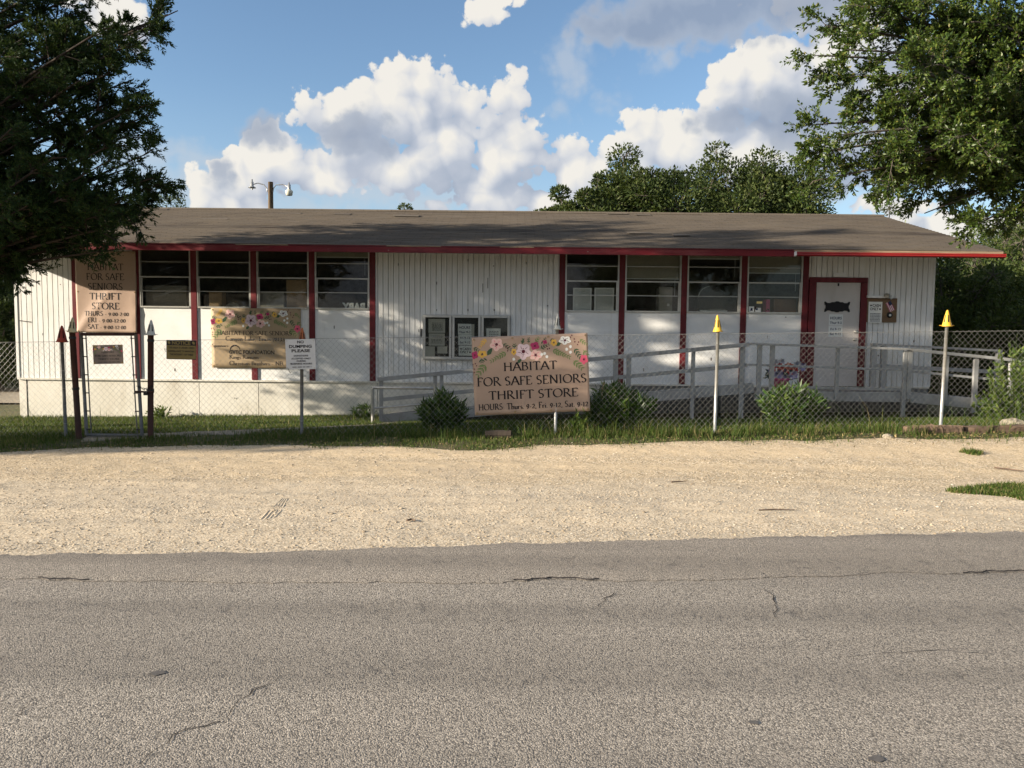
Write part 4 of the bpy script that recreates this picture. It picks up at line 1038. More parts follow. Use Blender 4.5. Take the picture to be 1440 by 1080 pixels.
# notice case with three glazed doors
a, b = at(594.5, 505.5, YW - .08), at(717.5, 443.5, YW - .08)
t = thing('notice_case', ((a.x + b.x) / 2, YW - .05, a.z), 'wall mounted aluminium notice case with three glazed doors', 'notice board')
MB().box(a.x, b.x, YW - .02, YW - .0005, a.z, b.z).build('back_board', M['black'], t)
for (p0, p1, q0, q1) in ((a.x, a.x + .03, a.z, b.z), (b.x - .03, b.x, a.z, b.z), (a.x + .03, b.x - .03, b.z - .03, b.z), (a.x + .03, b.x - .03, a.z, a.z + .03)): MB().box(p0, p1, YW - .08, YW - .02, q0, q1).build('case_side', M['alu'], t)
w3 = (b.x - a.x) / 3
for k in range(3):
    x0, x1 = a.x + k * w3 + .006, a.x + (k + 1) * w3 - .006; z0, z1 = a.z + .008, b.z - .008; f = MB()
    for (p0, p1, q0, q1) in ((x0, x0 + .045, z0, z1), (x1 - .045, x1, z0, z1), (x0 + .045, x1 - .045, z1 - .045, z1), (x0 + .045, x1 - .045, z0, z0 + .05)): f.box(p0, p1, YW - .098, YW - .082, q0, q1)
    d = f.build('case_door', M['alu'], t, bevel=.003)
    MB().box(x0 + .04, x1 - .04, YW - .090, YW - .087, z0 + .045, z1 - .04).build('pane', M['glass'], d)
    MB().lathe((x1 - .02, YW - .098, (z0 + z1) / 2), [(.010, 0), (.010, .008), (.001, .010)], 8, (0, -1, 0)).build('lock', M['black'], d)
MB().box(a.x - .05, a.x - .03, YW - .03, YW - .001, b.z - .42, b.z - .27).build('cover_hook', M['black'], t)
def paper(px0, px1, py0, py1, Y, label, extra=None, name='paper_notice', mt=None):
    return sticker(px0, px1, py0, py1, Y, mt or M['paper'], name, label, 'notice', extra)
YC = YW - .0225
M['oldpaper'] = mat('yellowed_paper', (.50, .48, .42), .7, var=.08)
paper(602.5, 626, 448.5, 468, YC, 'upper typed sheet with ruled border in the notice case', lambda s, t: lines(s, t, [.30, .40, .47, .54, .61, .68, .75, .82], .2, .85, .016, seed=3), mt=M['oldpaper'])
paper(603, 625.5, 469, 486, YC, 'lower typed sheet under the bordered one in the notice case', lambda s, t: lines(s, t, [.22, .34, .48, .58, .68, .78], .15, .85, .02, seed=4), mt=M['oldpaper'])
paper(598, 611.5, 487, 501, YC, 'blank pale sheet at the bottom corner of the notice case', mt=M['oldpaper'])
paper(615, 629, 487, 497, YC, 'small pale sheet beside the blank one in the notice case', mt=M['oldpaper'])
paper(663, 667, 456, 474, YC + .001, 'sliver of yellowed sheet behind the hours sheet', mt=M['oldpaper'])
def hours(s, t):
    letters(s, t, [('HOURS', .5, .46, .84, .24), ('Thur 9-2', .5, .86, .86, .2)], M['navy'], serif=False, bold=.02, off=.002)
def hours2(s, t):
    letters(s, t, [('Fri 9-12', .5, .40, .74, .2), ('Sat 9-12', .5, .84, .8, .2)], M['navy'], serif=False, bold=.02, off=.002)
def heart(s, mb, cx, cy, w, h):
    s.poly(mb, [(cx, cy + h), (cx + w * .6, cy + h * .35), (cx + w, cy - h * .25), (cx + w * .8, cy - h * .8), (cx + w * .35, cy - h * .85), (cx, cy - h * .4),
                (cx - w * .35, cy - h * .85), (cx - w * .8, cy - h * .8), (cx - w, cy - h * .25), (cx - w * .6, cy + h * .35)], .002)
def cash(s, t, c=.5):
    letters(s, t, [('CASH', .58, .24 * 2 * c, .60, .13 * 2 * c), ('ONLY', .42, .40 * 2 * c, .62, .13 * 2 * c)], M['ink'], serif=False, bold=.02, off=.002)
    mb = MB(); heart(s, mb, .17, .18 * 2 * c, .08, .05 * 2 * c); heart(s, mb, .84, .35 * 2 * c, .08, .05 * 2 * c); mb.build('heart_marks', M['ink'], t)
paper(644, 663, 455.5, 470.5, YC, 'opening hours sheet in the middle door of the notice case', hours)
paper(644.5, 663.5, 471, 485, YC, 'Friday and Saturday hours sheet in the notice case', hours2)
paper(645, 664, 486, 500, YC, 'cash only sheet lowest in the notice case', lambda s, t: cash(s, t, .95))
paper(684, 704, 462, 480, YC, 'small typed notice in the notice case door beside the flower banner', lambda s, t: lines(s, t, [.22, .34, .46, .6, .72, .84], .15, .85, .022, seed=6))
# on the door
YD = YW - .0065
paper(1165.5, 1185.5, 442, 457.5, YD, 'opening hours sheet taped on the entrance door', hours)
paper(1164.8, 1185, 458.3, 473.5, YD, 'Friday and Saturday hours sheet under it on the entrance door', hours2)
c = at(1177, 431.5, YD); t = thing('door_plaque', (c.x, YD, c.z), 'black scalloped plaque on the entrance door', 'plaque')
pw, ph = .245, .10
out = [(-1, .95), (-.9, 1), (-.8, .72), (-.55, .72), (-.42, .9), (-.2, .9), (-.1, 1.05), (.1, 1.05), (.2, .9), (.42, .9), (.55, .72), (.8, .72), (.9, 1), (1, .95), (.97, .45), (.9, .25), (.9, -.25), (.97, -.45), (1, -.95), (.9, -1), (.8, -.72), (.55, -.72), (.42, -.9), (.2, -.9), (.1, -1.05), (-.1, -1.05), (-.2, -.9), (-.42, -.9), (-.55, -.72), (-.8, -.72), (-.9, -1), (-1, -.95), (-.97, -.45), (-.9, -.25), (-.9, .25), (-.97, .45)]
MB().prism([(c.x + x * pw, YD, c.z + z * ph) for x, z in out], (0, -.012, 0)).build('board', M['black'], t)
MB().prism([(c.x + x * pw * .9, YD - .0122, c.z + z * ph * .82) for x, z in out], (0, -.006, 0)).build('face', M['ink'], t)
# brown board beside the door
a, b = at(1218.5, 453, YW - .03), at(1262, 419.5, YW - .03)
t = thing('wall_board', ((a.x + b.x) / 2, YW - .02, a.z), 'square brown plywood board on the wall beside the door', 'board')
M['ply'] = mat('brown_plywood', (.20, .125, .065), .6, col2=(.13, .075, .04), scale=5, stretch=(.4, 1, 3))
MB().box(a.x, b.x, YW - .030, YW - .001, a.z, b.z).build('panel', M['ply'], t, bevel=.004)
MB().box(a.x - .02, b.x - .20, YW - .085, YW - .001, b.z + .003, b.z + .05).build('top_ledge', M['white'], t, bevel=.003)
paper(1220.5, 1241, 424.5, 454, YW - .0325, 'cash only notice on the brown board beside the door', lambda s, t: (cash(s, t, .5), lines(s, t, [.56, .63, .70, .77, .84, .91], .12, .88, .016, seed=9)))
c = at(1252, 431, YW - .034); ang = R(-62)
t = thing('flag_sticker', (c.x, YW - .034, c.z), 'small tilted striped flag sticker on the brown board', 'sticker')
sh = Sheet(c, (math.cos(ang), 0, math.sin(ang)), (-math.sin(ang), 0, math.cos(ang)), .19, .105)
sh.body('sheet', M['paper'], t, thick=.001)
mb = MB()
for k in range(0, 7, 2): sh.bar(mb, .4 if k < 4 else 0, 1, k / 7, (k + 1) / 7)
mb.build('stripes', PRINT[2], t); mb = MB(); sh.bar(mb, 0, .4, 0, 4 / 7); mb.build('canton', M['navy'], t)
c = at(1251, 443, YW - .035); t = thing('door_bell', (c.x, YW - .035, c.z - .03), 'dark round bell with white button on the brown board', 'bell')
MB().lathe((c.x, YW - .031, c.z), [(.055, 0), (.055, .012), (.04, .022), (.001, .024)], 14, (0, -1, 0)).build('housing', M['black'], t, smooth=True)
MB().lathe((c.x, YW - .052, c.z - .005), [(.024, 0), (.022, .010), (.001, .013)], 12, (0, -1, 0)).build('button', M['paper'], t, smooth=True)
c = at(1249, 415.5, YW - .06); t = thing('security_light', (c.x, YW - .05, c.z - .04), 'small brown security light on the wall above the brown board', 'lamp')
MB().box(c.x - .04, c.x + .04, YW - .03, YW - .001, c.z - .035, c.z + .035).build('base', M['ply'], t, bevel=.004)
MB().lathe((c.x - .03, YW - .03, c.z + .01), [(.018, 0), (.022, .03), (.045, .07), (.048, .10), (.04, .10), (.001, .08)], 12, (-.3, -1, -.2)).build('lamp_head', M['card_grey'], t, smooth=True)
MB().lathe((c.x + .035, YW - .03, c.z - .01), [(.015, 0), (.018, .03), (.034, .05), (.036, .07), (.001, .06)], 12, (.5, -1, -.6)).build('sensor', M['paper'], t, smooth=True)
# ------------------------------------------------------------------ wheelchair ramp
RY = 13.4; RYI = 14.62
ramp = thing('wheelchair_ramp', (3.3, 14.0, gz(3.3, 14)), 'long grey timber wheelchair ramp with railings along the store front', 'ramp')
def curb_z(x):      # top of the side board
    if x < 4.22: return -.088 + (x + 2.285) * (.538 + .088) / (4.219 + 2.285)
    if x < 6.95: return .395
    return .395 - (x - 6.95) * .078
def beam_part(name, a, b, w, h, mt=None): return MB().beam(a, b, w, h).build(name, mt or M['grey_wood'], ramp, bevel=.004)
beam_part('side_board', (-2.285, RY, curb_z(-2.285) - .09), (4.215, RY, curb_z(4.215) - .09), .045, .18)
beam_part('side_board', (4.24, RY, .395 - .085), (6.93, RY, .395 - .085), .045, .17)
beam_part('side_board', (6.955, RY, .395 - .09), (11.6, RY, curb_z(11.6) - .09), .045, .18)
# deck boards, laid across
x = -2.28; rn = random.Random(4)
while x < 11.5:
    w = .138
    zt = (curb_z(x) - .10) if x < 4.1 else (.375 if x < 6.95 else curb_z(x) - .03)
    if x >= 3.0 and x < 4.1: zt = min(zt, .375)
    z2 = zt + (.0125 if x < 3.6 else (0 if x < 6.95 else -.0108))
    MB().hexa([(x, RY + .025, zt - .035), (x + w, RY + .025, z2 - .035), (x + w, RYI, z2 - .035), (x, RYI, zt - .035), (x, RY + .025, zt), (x + w, RY + .025, z2), (x + w, RYI, z2), (x, RYI, zt)]).build('deck_board', M['deck'], ramp)
    x += w + .006
def post(px, top, bottom=None, w=.088, y=RY - .045, d=.05, mt=None):
    q = at(px, 500, y); g = gz(q.x, y) - .1 if bottom is None else bottom
    return MB().box(q.x - w / 2, q.x + w / 2, y - d / 2, y + d / 2, g, top).build('post', mt or M['grey_wood'], ramp, bevel=.004)
def zr(x):          # top of the hand rail
    if x < 4.1: return .575 + (x + 2.285) * .1045
    if x < 6.9: return 1.235 - (x - 4.1) * .024
    return 1.168 - (x - 6.9) * .089
for (px, dz, bot) in ((536, 0, None), (612, -.02, None), (621, 0, None), (866, -.04, None), (884.5, -.06, None), (975, -.01, None), (1044, -.02, None), (1068, -.02, .25), (1086, -.02, None), (1178, -.04, .26), (1273, -.05, None), (1279.5, -.03, .28),
                      (1331, -.06, .20), (1373, -.05, .05), (1423, -.05, None), (1500, -.05, None)):
    X = at(px, 500, RY).x
    post(px, zr(X) + dz, bot, .062 if px in (536, 612, 621, 975, 1178, 1273) else .080)
# rails
def rails(x0, x1, drop, h, y):
    n = 1; beam_part('rail', (x0, y, zr(x0 + 1e-3) - drop), (x1, y, zr(x1 - 1e-3) - drop), .038, h)
rails(-2.33, 4.09, .038, .070, RY - .09); rails(-2.30, 4.09, .40, .066, RY - .012)
rails(4.10, 6.90, .02, .040, RY - .09); rails(4.10, 6.90, .385, .036, RY - .012)
beam_part('rail', (5.05, RY - .01, .465), (6.88, RY - .01, .44), .038, .045)
rails(6.91, 11.6, .03, .052, RY - .09); rails(6.91, 11.6, .40, .040, RY - .012)
# low pipe guard at the foot of the ramp
q0, q1 = at(524, 540, 12.9), at(612, 540, 12.9)
g = thing('pipe_guard_rail', (q0.x, 12.9, gz(q0.x, 12.9)), 'low grey pipe guard standing at the foot of the ramp', 'railing')
MB().tube([(q0.x, 12.9, gz(q0.x, 12.9) - .1), (q0.x, 12.9, .42)], .028, 8).build('post', M['galv'], g)
MB().tube([(q1.x, 12.9, gz(q1.x, 12.9) - .1), (q1.x, 12.9, .50)], .028, 8).build('post', M['galv'], g)
MB().tube([(q0.x, 12.9, .42), (q1.x, 12.9, .42)], .024, 8).build('rail', M['galv'], g)
MB().tube([(q0.x, 12.9, .07), (q1.x, 12.9, .17)], .02, 8).build('rail', M['galv'], g)
# wall side railing by the door
wr = thing('wall_side_railing', (7.1, 14.5, .38), 'short grey timber railing against the wall beside the door', 'railing')
a, b = at(1229, 484, 14.5), at(1243, 484, 14.5)
for q in (a, b): MB().box(q.x - .045, q.x + .045, 14.46, 14.55, .376, a.z - .02).build('post', M['grey_wood'], wr, bevel=.004)
MB().beam((a.x - .05, 14.5, a.z), (9.2, 14.5, a.z - .10), .1, .04).build('rail', M['grey_wood'], wr)
MB().beam((a.x - .05, 14.5, a.z - .4), (9.2, 14.5, a.z - .5), .04, .07).build('rail', M['grey_wood'], wr)
MB().box(9.12, 9.21, 14.46, 14.55, .2, a.z - .12).build('post', M['grey_wood'], wr)

# flower pot on the landing
c = at(1095, 546, 13.75); zt = .376
t = thing('flower_pot', (c.x, 13.75, zt), 'pink pot of red and lilac artificial flowers on the ramp landing', 'flower pot')
MB().lathe((c.x, 13.75, zt), [(.001, 0), (.13, 0), (.14, .02), (.175, .20), (.185, .20), (.185, .225), (.165, .225), (.16, .18), (.001, .17)], 18).build('pot', M['pinkp'], t, smooth=True)
fl_m = [mat('flower_red', (.50, .05, .04), .7), mat('flower_lilac', (.28, .25, .42), .7), mat('flower_grey', (.34, .36, .42), .7), mat('flower_coral', (.60, .16, .10), .7), mat('flower_leaf', (.015, .05, .035), .6)]
rn = random.Random(12)
def rosette(mb, c, r, n, seed):
    rr = random.Random(seed)
    for ring in range(2):
        for k in range(n):
            a = 2 * PI * k / n + ring * .4 + rr.uniform(-.15, .15); L = r * (1 - .35 * ring); up = .25 + .5 * ring
            d = Vector((math.cos(a), -.55 * abs(math.sin(a)) - .15, math.sin(a))); sd = d.cross(Vector((0, -1, 0))).normalized() * L * .42
            p1 = c + d * L * .55 + Vector((0, -L * up * .5, 0)); mb.add([c, p1 - sd, c + d * L, p1 + sd], [(0, 1, 2, 3)])
flowers = [(0, .40, .07, 0), (-.14, .33, .08, 1), (.10, .30, .09, 1), (-.05, .30, .08, 1), (.20, .30, .08, 1), (-.15, .42, .07, 0), (.12, .44, .07, 3), (.20, .43, .06, 3), (-.10, .50, .07, 2), (.02, .52, .06, 2), (.30, .47, .07, 2), (.40, .43, .07, 1), (.15, .36, .07, 0), (-.02, .44, .06, 0), (.24, .37, .06, 0)]
for i, (x, z, r, k) in enumerate(flowers):
    mb = MB(); cc = Vector((c.x + x, 13.75 + rn.uniform(-.12, .05), zt + z)); rosette(mb, cc, r * 1.15, 7, i)
    mb.build('blossom', fl_m[k], t)
    MB().tube([(c.x + x * .2, 13.75, zt + .16), (c.x + x * .6, 13.75, zt + z * .7), tuple(cc)], .004, 4).build('stem', fl_m[4], t)
mb = MB()
for k in range(60):
    a = rn.uniform(0, 6.28); r = rn.uniform(.05, .26); p = Vector((c.x + r * math.cos(a), 13.75 + .6 * r * math.sin(a), zt + .20 + rn.uniform(0, .2))); d = Vector((math.cos(a), .5 * math.sin(a) - .3, rn.uniform(-.3, .5))).normalized()
    s = d.cross(Vector((0, -1, .3))).normalized() * .02; mb.add([p, p + d * .045 - s, p + d * .10, p + d * .045 + s], [(0, 1, 2, 3)])
mb.build('leaves', fl_m[4], t)

# ------------------------------------------------------------------ chain link fence, gate, caps
FY = 9.8
def ftop(x): return 1.333 + .0225 * min(max(x, -13), 11.5)
fence = thing('chain_link_fence', (0, FY, gz(0, FY)), 'galvanised chain link fence along the front of the yard', 'fence')
def link_mesh_panel(name, parent, x0, x1, bot, top, y, shear=None, rad=.0013, px=.0745):
    nb = int(round((x1 - x0) / (px / 2))); px2 = (x1 - x0) / nb; K = 31
    i = np.arange(nb); k = np.arange(K + 1)
    I, Kk = np.meshgrid(i, k, indexing='ij')
    X = x0 + (I + ((Kk + I) % 2)) * px2 + np.sin(I * 12.7 + Kk * 3.1) * .0012
    B = np.vectorize(bot)(X); T = np.vectorize(top)(X)
    Z = B + (T - B) * Kk / K
    Yv = np.full_like(X, y) + np.where((Kk + I) % 2 == 0, .0018, -.0018) + .012 * np.sin(X * 1.7) * np.sin(Kk / K * 3.1)
    if shear: X = X + shear(Z)
    Pn = np.stack([X, Yv, Z], -1)
    A_ = Pn[:, :-1].reshape(-1, 3); B_ = Pn[:, 1:].reshape(-1, 3); n = len(A_)
    d = B_ - A_; d /= np.linalg.norm(d, axis=1)[:, None]
    s = np.cross(d, np.array([0, 1.0, 0])); s /= np.linalg.norm(s, axis=1)[:, None]; u = np.array([0, 1.0, 0])[None].repeat(n, 0)
    V = []
    for e in (A_, B_):
        for a in (PI / 2, PI / 2 + 2 * PI / 3, PI / 2 + 4 * PI / 3): V.append(e + (s * math.cos(a) + u * math.sin(a)) * rad)
    V = np.stack(V, 1).reshape(-1, 3)
    f = np.array([(0, 1, 4, 3), (1, 2, 5, 4), (2, 0, 3, 5)]); Fs = (f[None] + (np.arange(n) * 6)[:, None, None]).reshape(-1, 4)
    o = fast_mesh(name, V, Fs, M['wire'], parent=parent); return o
xg1, xg2 = at(105, 560, FY).x, at(212, 560, FY).x
post_px = [(93, 612, 87, 480), (424, 618, 424.5, 477), (781, 612, 783.5, 462), (1005, 610, 1009.5, 466), (1322, 605, 1331.5, 459)]
stops = [-11.6, -8.6, at(90, 550, FY).x]
def fbot(x): return gz(x, FY) + .025
def panel(a, b): link_mesh_panel('wire_mesh', fence, a, b, fbot, ftop, FY + .012)
px_x = [at(p[0], 550, FY).x for p in post_px]
for a, b in ((-9.6, px_x[0]), (px_x[0], xg1), (xg2, px_x[1]), (px_x[1], px_x[2]), (px_x[2], px_x[3]), (px_x[3], px_x[4]), (px_x[4], 7.4), (7.4, 10.2), (10.2, 13.0)): panel(a, b)
MB().tube([(-9.6, FY + .008, ftop(-9.6)), (xg1, FY + .008, ftop(xg1))], .0026, 5).build('top_wire', M['wire'], fence)
MB().tube([(xg2, FY + .008, ftop(xg2)), (2.6, FY + .008, ftop(2.6) - .006), (13.0, FY + .008, ftop(13.0))], .0026, 5).build('top_wire', M['wire'], fence)
M['cap_red'] = mat('faded_red_plastic', (.30, .045, .022), .55, var=.35); M['cap_cream'] = mat('yellowed_plastic', (.50, .44, .26), .5, var=.25); M['cap_white'] = mat('weathered_white_plastic', (.46, .47, .44), .55, var=.25)
M['cap_yellow'] = mat('yellow_plastic', (.72, .43, .045), .45, var=.12); M['cap_orange'] = mat('rust_orange_plastic', (.40, .12, .04), .55, var=.3)
def cap(tip, base, mt, label, tabs=True, r=.050):
    tip, base = Vector(tip), Vector(base); ax = (tip - base); h = ax.length; ax.normalize()
    t = thing('post_cap', base, label, 'post cap')
    MB().lathe(base, [(r * .80, .012), (r * 1.12, -.002), (r * 1.16, .006), (r * .98, .022), (r * .80, h * .30), (r * .52, h * .66), (r * .26, h * .93), (r * .12, h), (.001, h * 1.01)], 18, ax).build('cone', mt, t, smooth=True)
    # moulded slots and side tabs
    ref = ax.cross(Vector((0, 1, 0))).normalized()
    for k in range(6):
        a = k * PI / 3 + .35; d = (ref * math.cos(a) + ax.cross(ref) * math.sin(a)); sd = ax.cross(d).normalized()
        p0 = base + ax * h * .26 + d * (r * .835); p1 = base + ax * h * .70 + d * (r * .50)
        MB().hexa([p0 - sd * .007 - d * .006, p0 + sd * .007 - d * .006, p0 + sd * .007 + d * .0015, p0 - sd * .007 + d * .0015, p1 - sd * .0035 - d * .006, p1 + sd * .0035 - d * .006, p1 + sd * .0035 + d * .0015, p1 - sd * .0035 + d * .0015]).build('slot', M['dark_gap'], t)
    if tabs:
        for sg in (-1, 1):
            d = ref * sg; p0 = base + d * r * .95; MB().beam(p0 + ax * .008, p0 + d * .035 + ax * .012, .022, .007).build('side_tab', mt, t)
    return t
for (bx, by, tx, ty) in post_px:
    b = at(bx, by, FY); tp = at(tx, ty, FY); b.z = gz(b.x, FY) - .25
    MB().tube([b, tp], .021, 10).build('fence_post', M['galv'] if bx > 500 else M['galv_shaded'], fence, smooth=True)
    ties = MB()
    for k in range(5):
        q = b.lerp(tp, .30 + .15 * k); ties.lathe((q.x, q.y, q.z), [(.0225, -.004), (.026, 0), (.0225, .004)], 8)
    ties.build('tie_wire', M['wire'], fence)
for X in (-8.6, 7.4, 10.2, 13.0): MB().tube([(X, FY, gz(X, FY) - .2), (X, FY, ftop(X) + .05)], .021, 8).build('fence_post', M['galv'], fence)
cap(at(87, 458, FY), at(87.3, 481, FY), M['cap_red'], 'faded red cone cap on the post outside the gate', False, .060)
cap(at(425, 461, FY), at(425, 483, FY), M['cap_orange'], 'rust orange cone cap behind the no dumping sign', False)
cap(at(784.5, 441, FY), at(783.5, 463.5, FY), M['cap_white'], 'greyish white cone cap above the flower banner', True, .043)
cap(at(1009, 443, FY), at(1009.3, 466.5, FY), M['cap_yellow'], 'clean edged yellow cone cap on the post below the ramp windows', False, .053)
cap(at(1332.5, 436, FY), at(1331.5, 459, FY), M['cap_yellow'], 'flared yellow cone cap on the leaning post past the building corner', True, .056)
# rusty gate posts
for (bx, by, tx, ty, tipy, mt, lab, capl) in ((112, 618, 101.5, 466, 446.5, 'cap_cream', 'dark rusty steel gate post leaning outwards at the hinge side', 'yellowed cone cap on the leaning rusty gate post'),
                                 (211, 619, 212, 470, 450, 'cap_white', 'dark rusty steel gate post at the latch side', 'weathered white cone cap on the latch side gate post')):
    b = at(bx, by, FY - .02); tp = at(tx, ty, FY - .02); b.z = gz(b.x, FY) - .25
    p = thing('gate_post', (b.x, b.y, gz(b.x, FY)), lab, 'post')
    MB().tube([b, tp], .036, 12).build('tube', M['rust'], p, smooth=True)
    MB().lathe(b.lerp(tp, .55), [(.0365, -.015), (.042, -.015), (.042, .015), (.0365, .015)], 12, (tp - b).normalized()).build('clamp', M['black'], p)
    MB().lathe(b.lerp(tp, .95), [(.0365, -.015), (.042, -.015), (.042, .015), (.0365, .015)], 12, (tp - b).normalized()).build('clamp', M['black'], p)
    tip = at(tx + .6, tipy, FY - .02); cap(tip, tp - Vector((0, 0, .01)), M[mt], capl, True, .050)
# the gate, racked out of square
GYD = FY - .03
g_tl, g_tr, g_bl, g_br = at(114, 470, GYD), at(191, 470, GYD), at(122, 618, GYD), at(200, 619.5, GYD)
zb_ = gz(g_bl.x, FY) + .05; g_bl.z = zb_; g_br.z = zb_
gate = thing('yard_gate', ((g_bl.x + g_br.x) / 2, GYD, gz(g_bl.x, FY)), 'narrow racked chain link gate between rusty posts', 'gate')
for a, b, mt, r in ((g_tl, g_bl, 'galv_shaded', .021), (g_tr, g_br, 'galv_shaded', .021), (g_tl, g_tr, 'rust', .021), (g_bl, g_br, 'galv_shaded', .019)): MB().tube([a, b], r, 10).build('frame_tube', M[mt], gate, smooth=True)
off = Vector((.06, 0, 0))
MB().tube([g_tl + off, g_bl + off], .008, 6).build('tension_bar', M['galv_shaded'], gate); MB().tube([g_tr - off, g_br - off], .008, 6).build('tension_bar', M['galv_shaded'], gate)
sl = (g_bl.x - g_tl.x) / (g_tl.z - g_bl.z)
link_mesh_panel('wire_mesh', gate, g_tl.x + .06, g_tr.x - .06, lambda x: zb_, lambda x: g_tl.z - .02, GYD + .01, shear=lambda Z: (g_tl.z - Z) * sl)
tb = MB()
for k in range(6):
    for a, b, s in ((g_tl, g_bl, 1), (g_tr, g_br, -1)):
        q = a.lerp(b, .04 + .18 * k); tb.beam(q, q + Vector((.065 * s, -.01, 0)), .03, .012)
tb.build('clamp', M['black'], gate)
# chain and padlock
c0, c1 = at(194, 543, GYD - .03), at(214, 543, GYD - .03)
t = thing('gate_chain', ((c0.x + c1.x) / 2, GYD, c0.z - .1), 'dark chain with padlock holding the gate to its post', 'chain')
n = 9
for k in range(n):
    s = k / (n - 1); p = c0.lerp(c1, s); p.z -= .035 * math.sin(PI * s); pts = []
    for j in range(9):
        a = 2 * PI * j / 8; v = Vector((.019 * math.cos(a), 0, .009 * math.sin(a))) if k % 2 else Vector((.019 * math.cos(a), .009 * math.sin(a), 0)); pts.append(p + v)
    MB().tube(pts, .0035, 5, cap=False).build('link', M['black'], t)
MB().tube([c0 + Vector((-.04, 0, -.07)), c1 + Vector((.02, 0, -.075))], .013, 6).build('latch_bar', M['rust'], t)
p = at(204.5, 551.5, GYD - .05)
pl = MB().box(p.x - .024, p.x + .024, p.y - .011, p.y + .011, p.z - .04, p.z + .005).build('padlock', M['black'], t, bevel=.004)
MB().tube([(p.x - .016, p.y, p.z), (p.x - .016, p.y, p.z + .03), (p.x, p.y, p.z + .045), (p.x + .016, p.y, p.z + .03), (p.x + .016, p.y, p.z)], .004, 6).build('shackle', M['alu'], pl)

# ---- signs on the fence
sh = corner_sheet([(664, 474.5), (827, 468), (829.2, 578), (667, 584.5)], FY - .035,
                  lambda x, y: .010 * math.sin(5.5 * x + .5) * (.4 + y * .6) + .006 * math.sin(13 * x + 2 * y) * y + .008 * math.exp(-((x - .42) / .035) ** 2) * (y > .3) * min(1, (y - .3) * 3))
t = thing('flower_banner', sh.p(.5, 1), 'large tan flower banner with store name and hours tied to the fence', 'banner')
sh.body('cloth', M['banner'], t, 48, 24); garland(sh, t)
letters(sh, t, [('HABITAT', .495, .445, .46, .108), ('FOR SAFE SENIORS', .505, .628, .945, .112), ('THRIFT STORE', .515, .805, .775, .110), ('HOURS: Thurs. 9-2, Fri. 9-12, Sat. 9-12', .51, .935, .95, .078, dict(weight=1.3))], weight=1.15, off=.003)
grommets(sh, t, [(.02, .03), (.35, .03), (.66, .03), (.98, .03), (.02, .97), (.35, .97), (.66, .97), (.98, .97)])
M['sign_grey'] = mat('grey_brown_sign', (.215, .165, .135), .5, col2=(.18, .14, .115), scale=3)
sh = corner_sheet([(129.8, 485.5), (172, 484.5), (174, 511.5), (132, 512)], GYD - .028)
t = thing('gate_sign', sh.p(.5, 1), 'small grey brown store sign wired to the gate', 'sign')
sh.body('panel', M['sign_grey'], t); garland(sh, t, seed=9)
letters(sh, t, [('HABITAT', .5, .44, .42, .10), ('FOR SAFE SENIORS', .5, .62, .86, .10), ('THRIFT STORE', .52, .79, .72, .10)], weight=1.2); lines(sh, t, [.90], .15, .9, .012)
grommets(sh, t, [(.04, .05), (.96, .05), (.04, .95), (.96, .95)])
M['sign_yellow'] = mat('faded_yellow_sign', (.22, .165, .055), .5, col2=(.18, .135, .045), scale=3)
sh = corner_sheet([(233.3, 478), (276, 479), (276, 506), (234.8, 505)], FY - .012)
t = thing('notice_sign', sh.p(.5, 1), 'yellow and black video surveillance notice on the fence', 'sign')
sh.body('panel', M['sign_yellow'], t, thick=.004)
mb = MB(); sh.bar(mb, 0, 1, 0, .27); sh.bar(mb, 0, .015, .27, 1); sh.bar(mb, .985, 1, .27, 1); sh.bar(mb, .015, .985, .97, 1); mb.build('header_band', M['ink'], t)
letters(sh, t, [('NOTICE', .5, .225, .62, .19)], M['sign_yellow'], serif=False, bold=.03, off=.003)
mb = MB()
for x in (.09, .91): sh.poly(mb, [(x - .05, .10), (x - .02, .20), (x + .03, .22), (x + .05, .14), (x + .02, .06), (x - .03, .05)], .003)
mb.build('camera_marks', M['sign_yellow'], t)
letters(sh, t, [('THIS AREA IS UNDER VIDEO', .5, .44, .88, .095), ('SURVEILLANCE TO MAINTAIN', .5, .62, .88, .095), ('THE INTEGRITY OF THESE', .5, .79, .78, .095)], M['ink'], serif=False, bold=.025, off=.002)
M['faint'] = mat('faded_print', (.20, .14, .045), .6); lines(sh, t, [.88], .25, .75, .02, M['faint'])
MB().tube([sh.p(0, .5, .004), sh.p(-.06, .44, .006), sh.p(-.03, .6, .004), sh.p(.01, .55, -.004)], .004, 5).build('tie_wire', M['black'], t)
M['sign_white'] = mat('white_enamel_sign', (.56, .57, .57), .4, var=.05)
sh = corner_sheet([(401.5, 477.5), (443.5, 476.5), (444, 519), (402.2, 519.5)], FY - .085)
t = thing('dumping_sign', sh.p(.5, 1), 'white no dumping sign bolted to a fence post', 'sign')
sh.body('panel', M['sign_white'], t, thick=.003)
letters(sh, t, [('NO', .51, .135, .22, .090), ('DUMPING', .50, .285, .76, .095), ('PLEASE', .51, .430, .62, .095), ('DONATIONS', .51, .575, .48, .052), ('ACCEPTED ONLY', .51, .668, .66, .052), ('DURING', .51, .752, .30, .052), ('BUSINESS HOURS', .51, .842, .72, .055)], M['ink'], serif=False, bold=.03, off=.002)
lines(sh, t, [.925], .2, .85, .012)
for (x, y) in ((.05, .05), (.95, .05), (.05, .95), (.95, .95)):
    MB().lathe(sh.p(x, y, .0005), [(.008, 0), (.008, .004), (.001, .006)], 8, sh.n).build('bolt', M['alu'], t)
MB().tube([sh.p(.07, .97, .003), sh.p(.10, 1.06, .004), sh.p(.14, 1.12, .002)], .003, 5).build('tie_wire', M['black'], t)

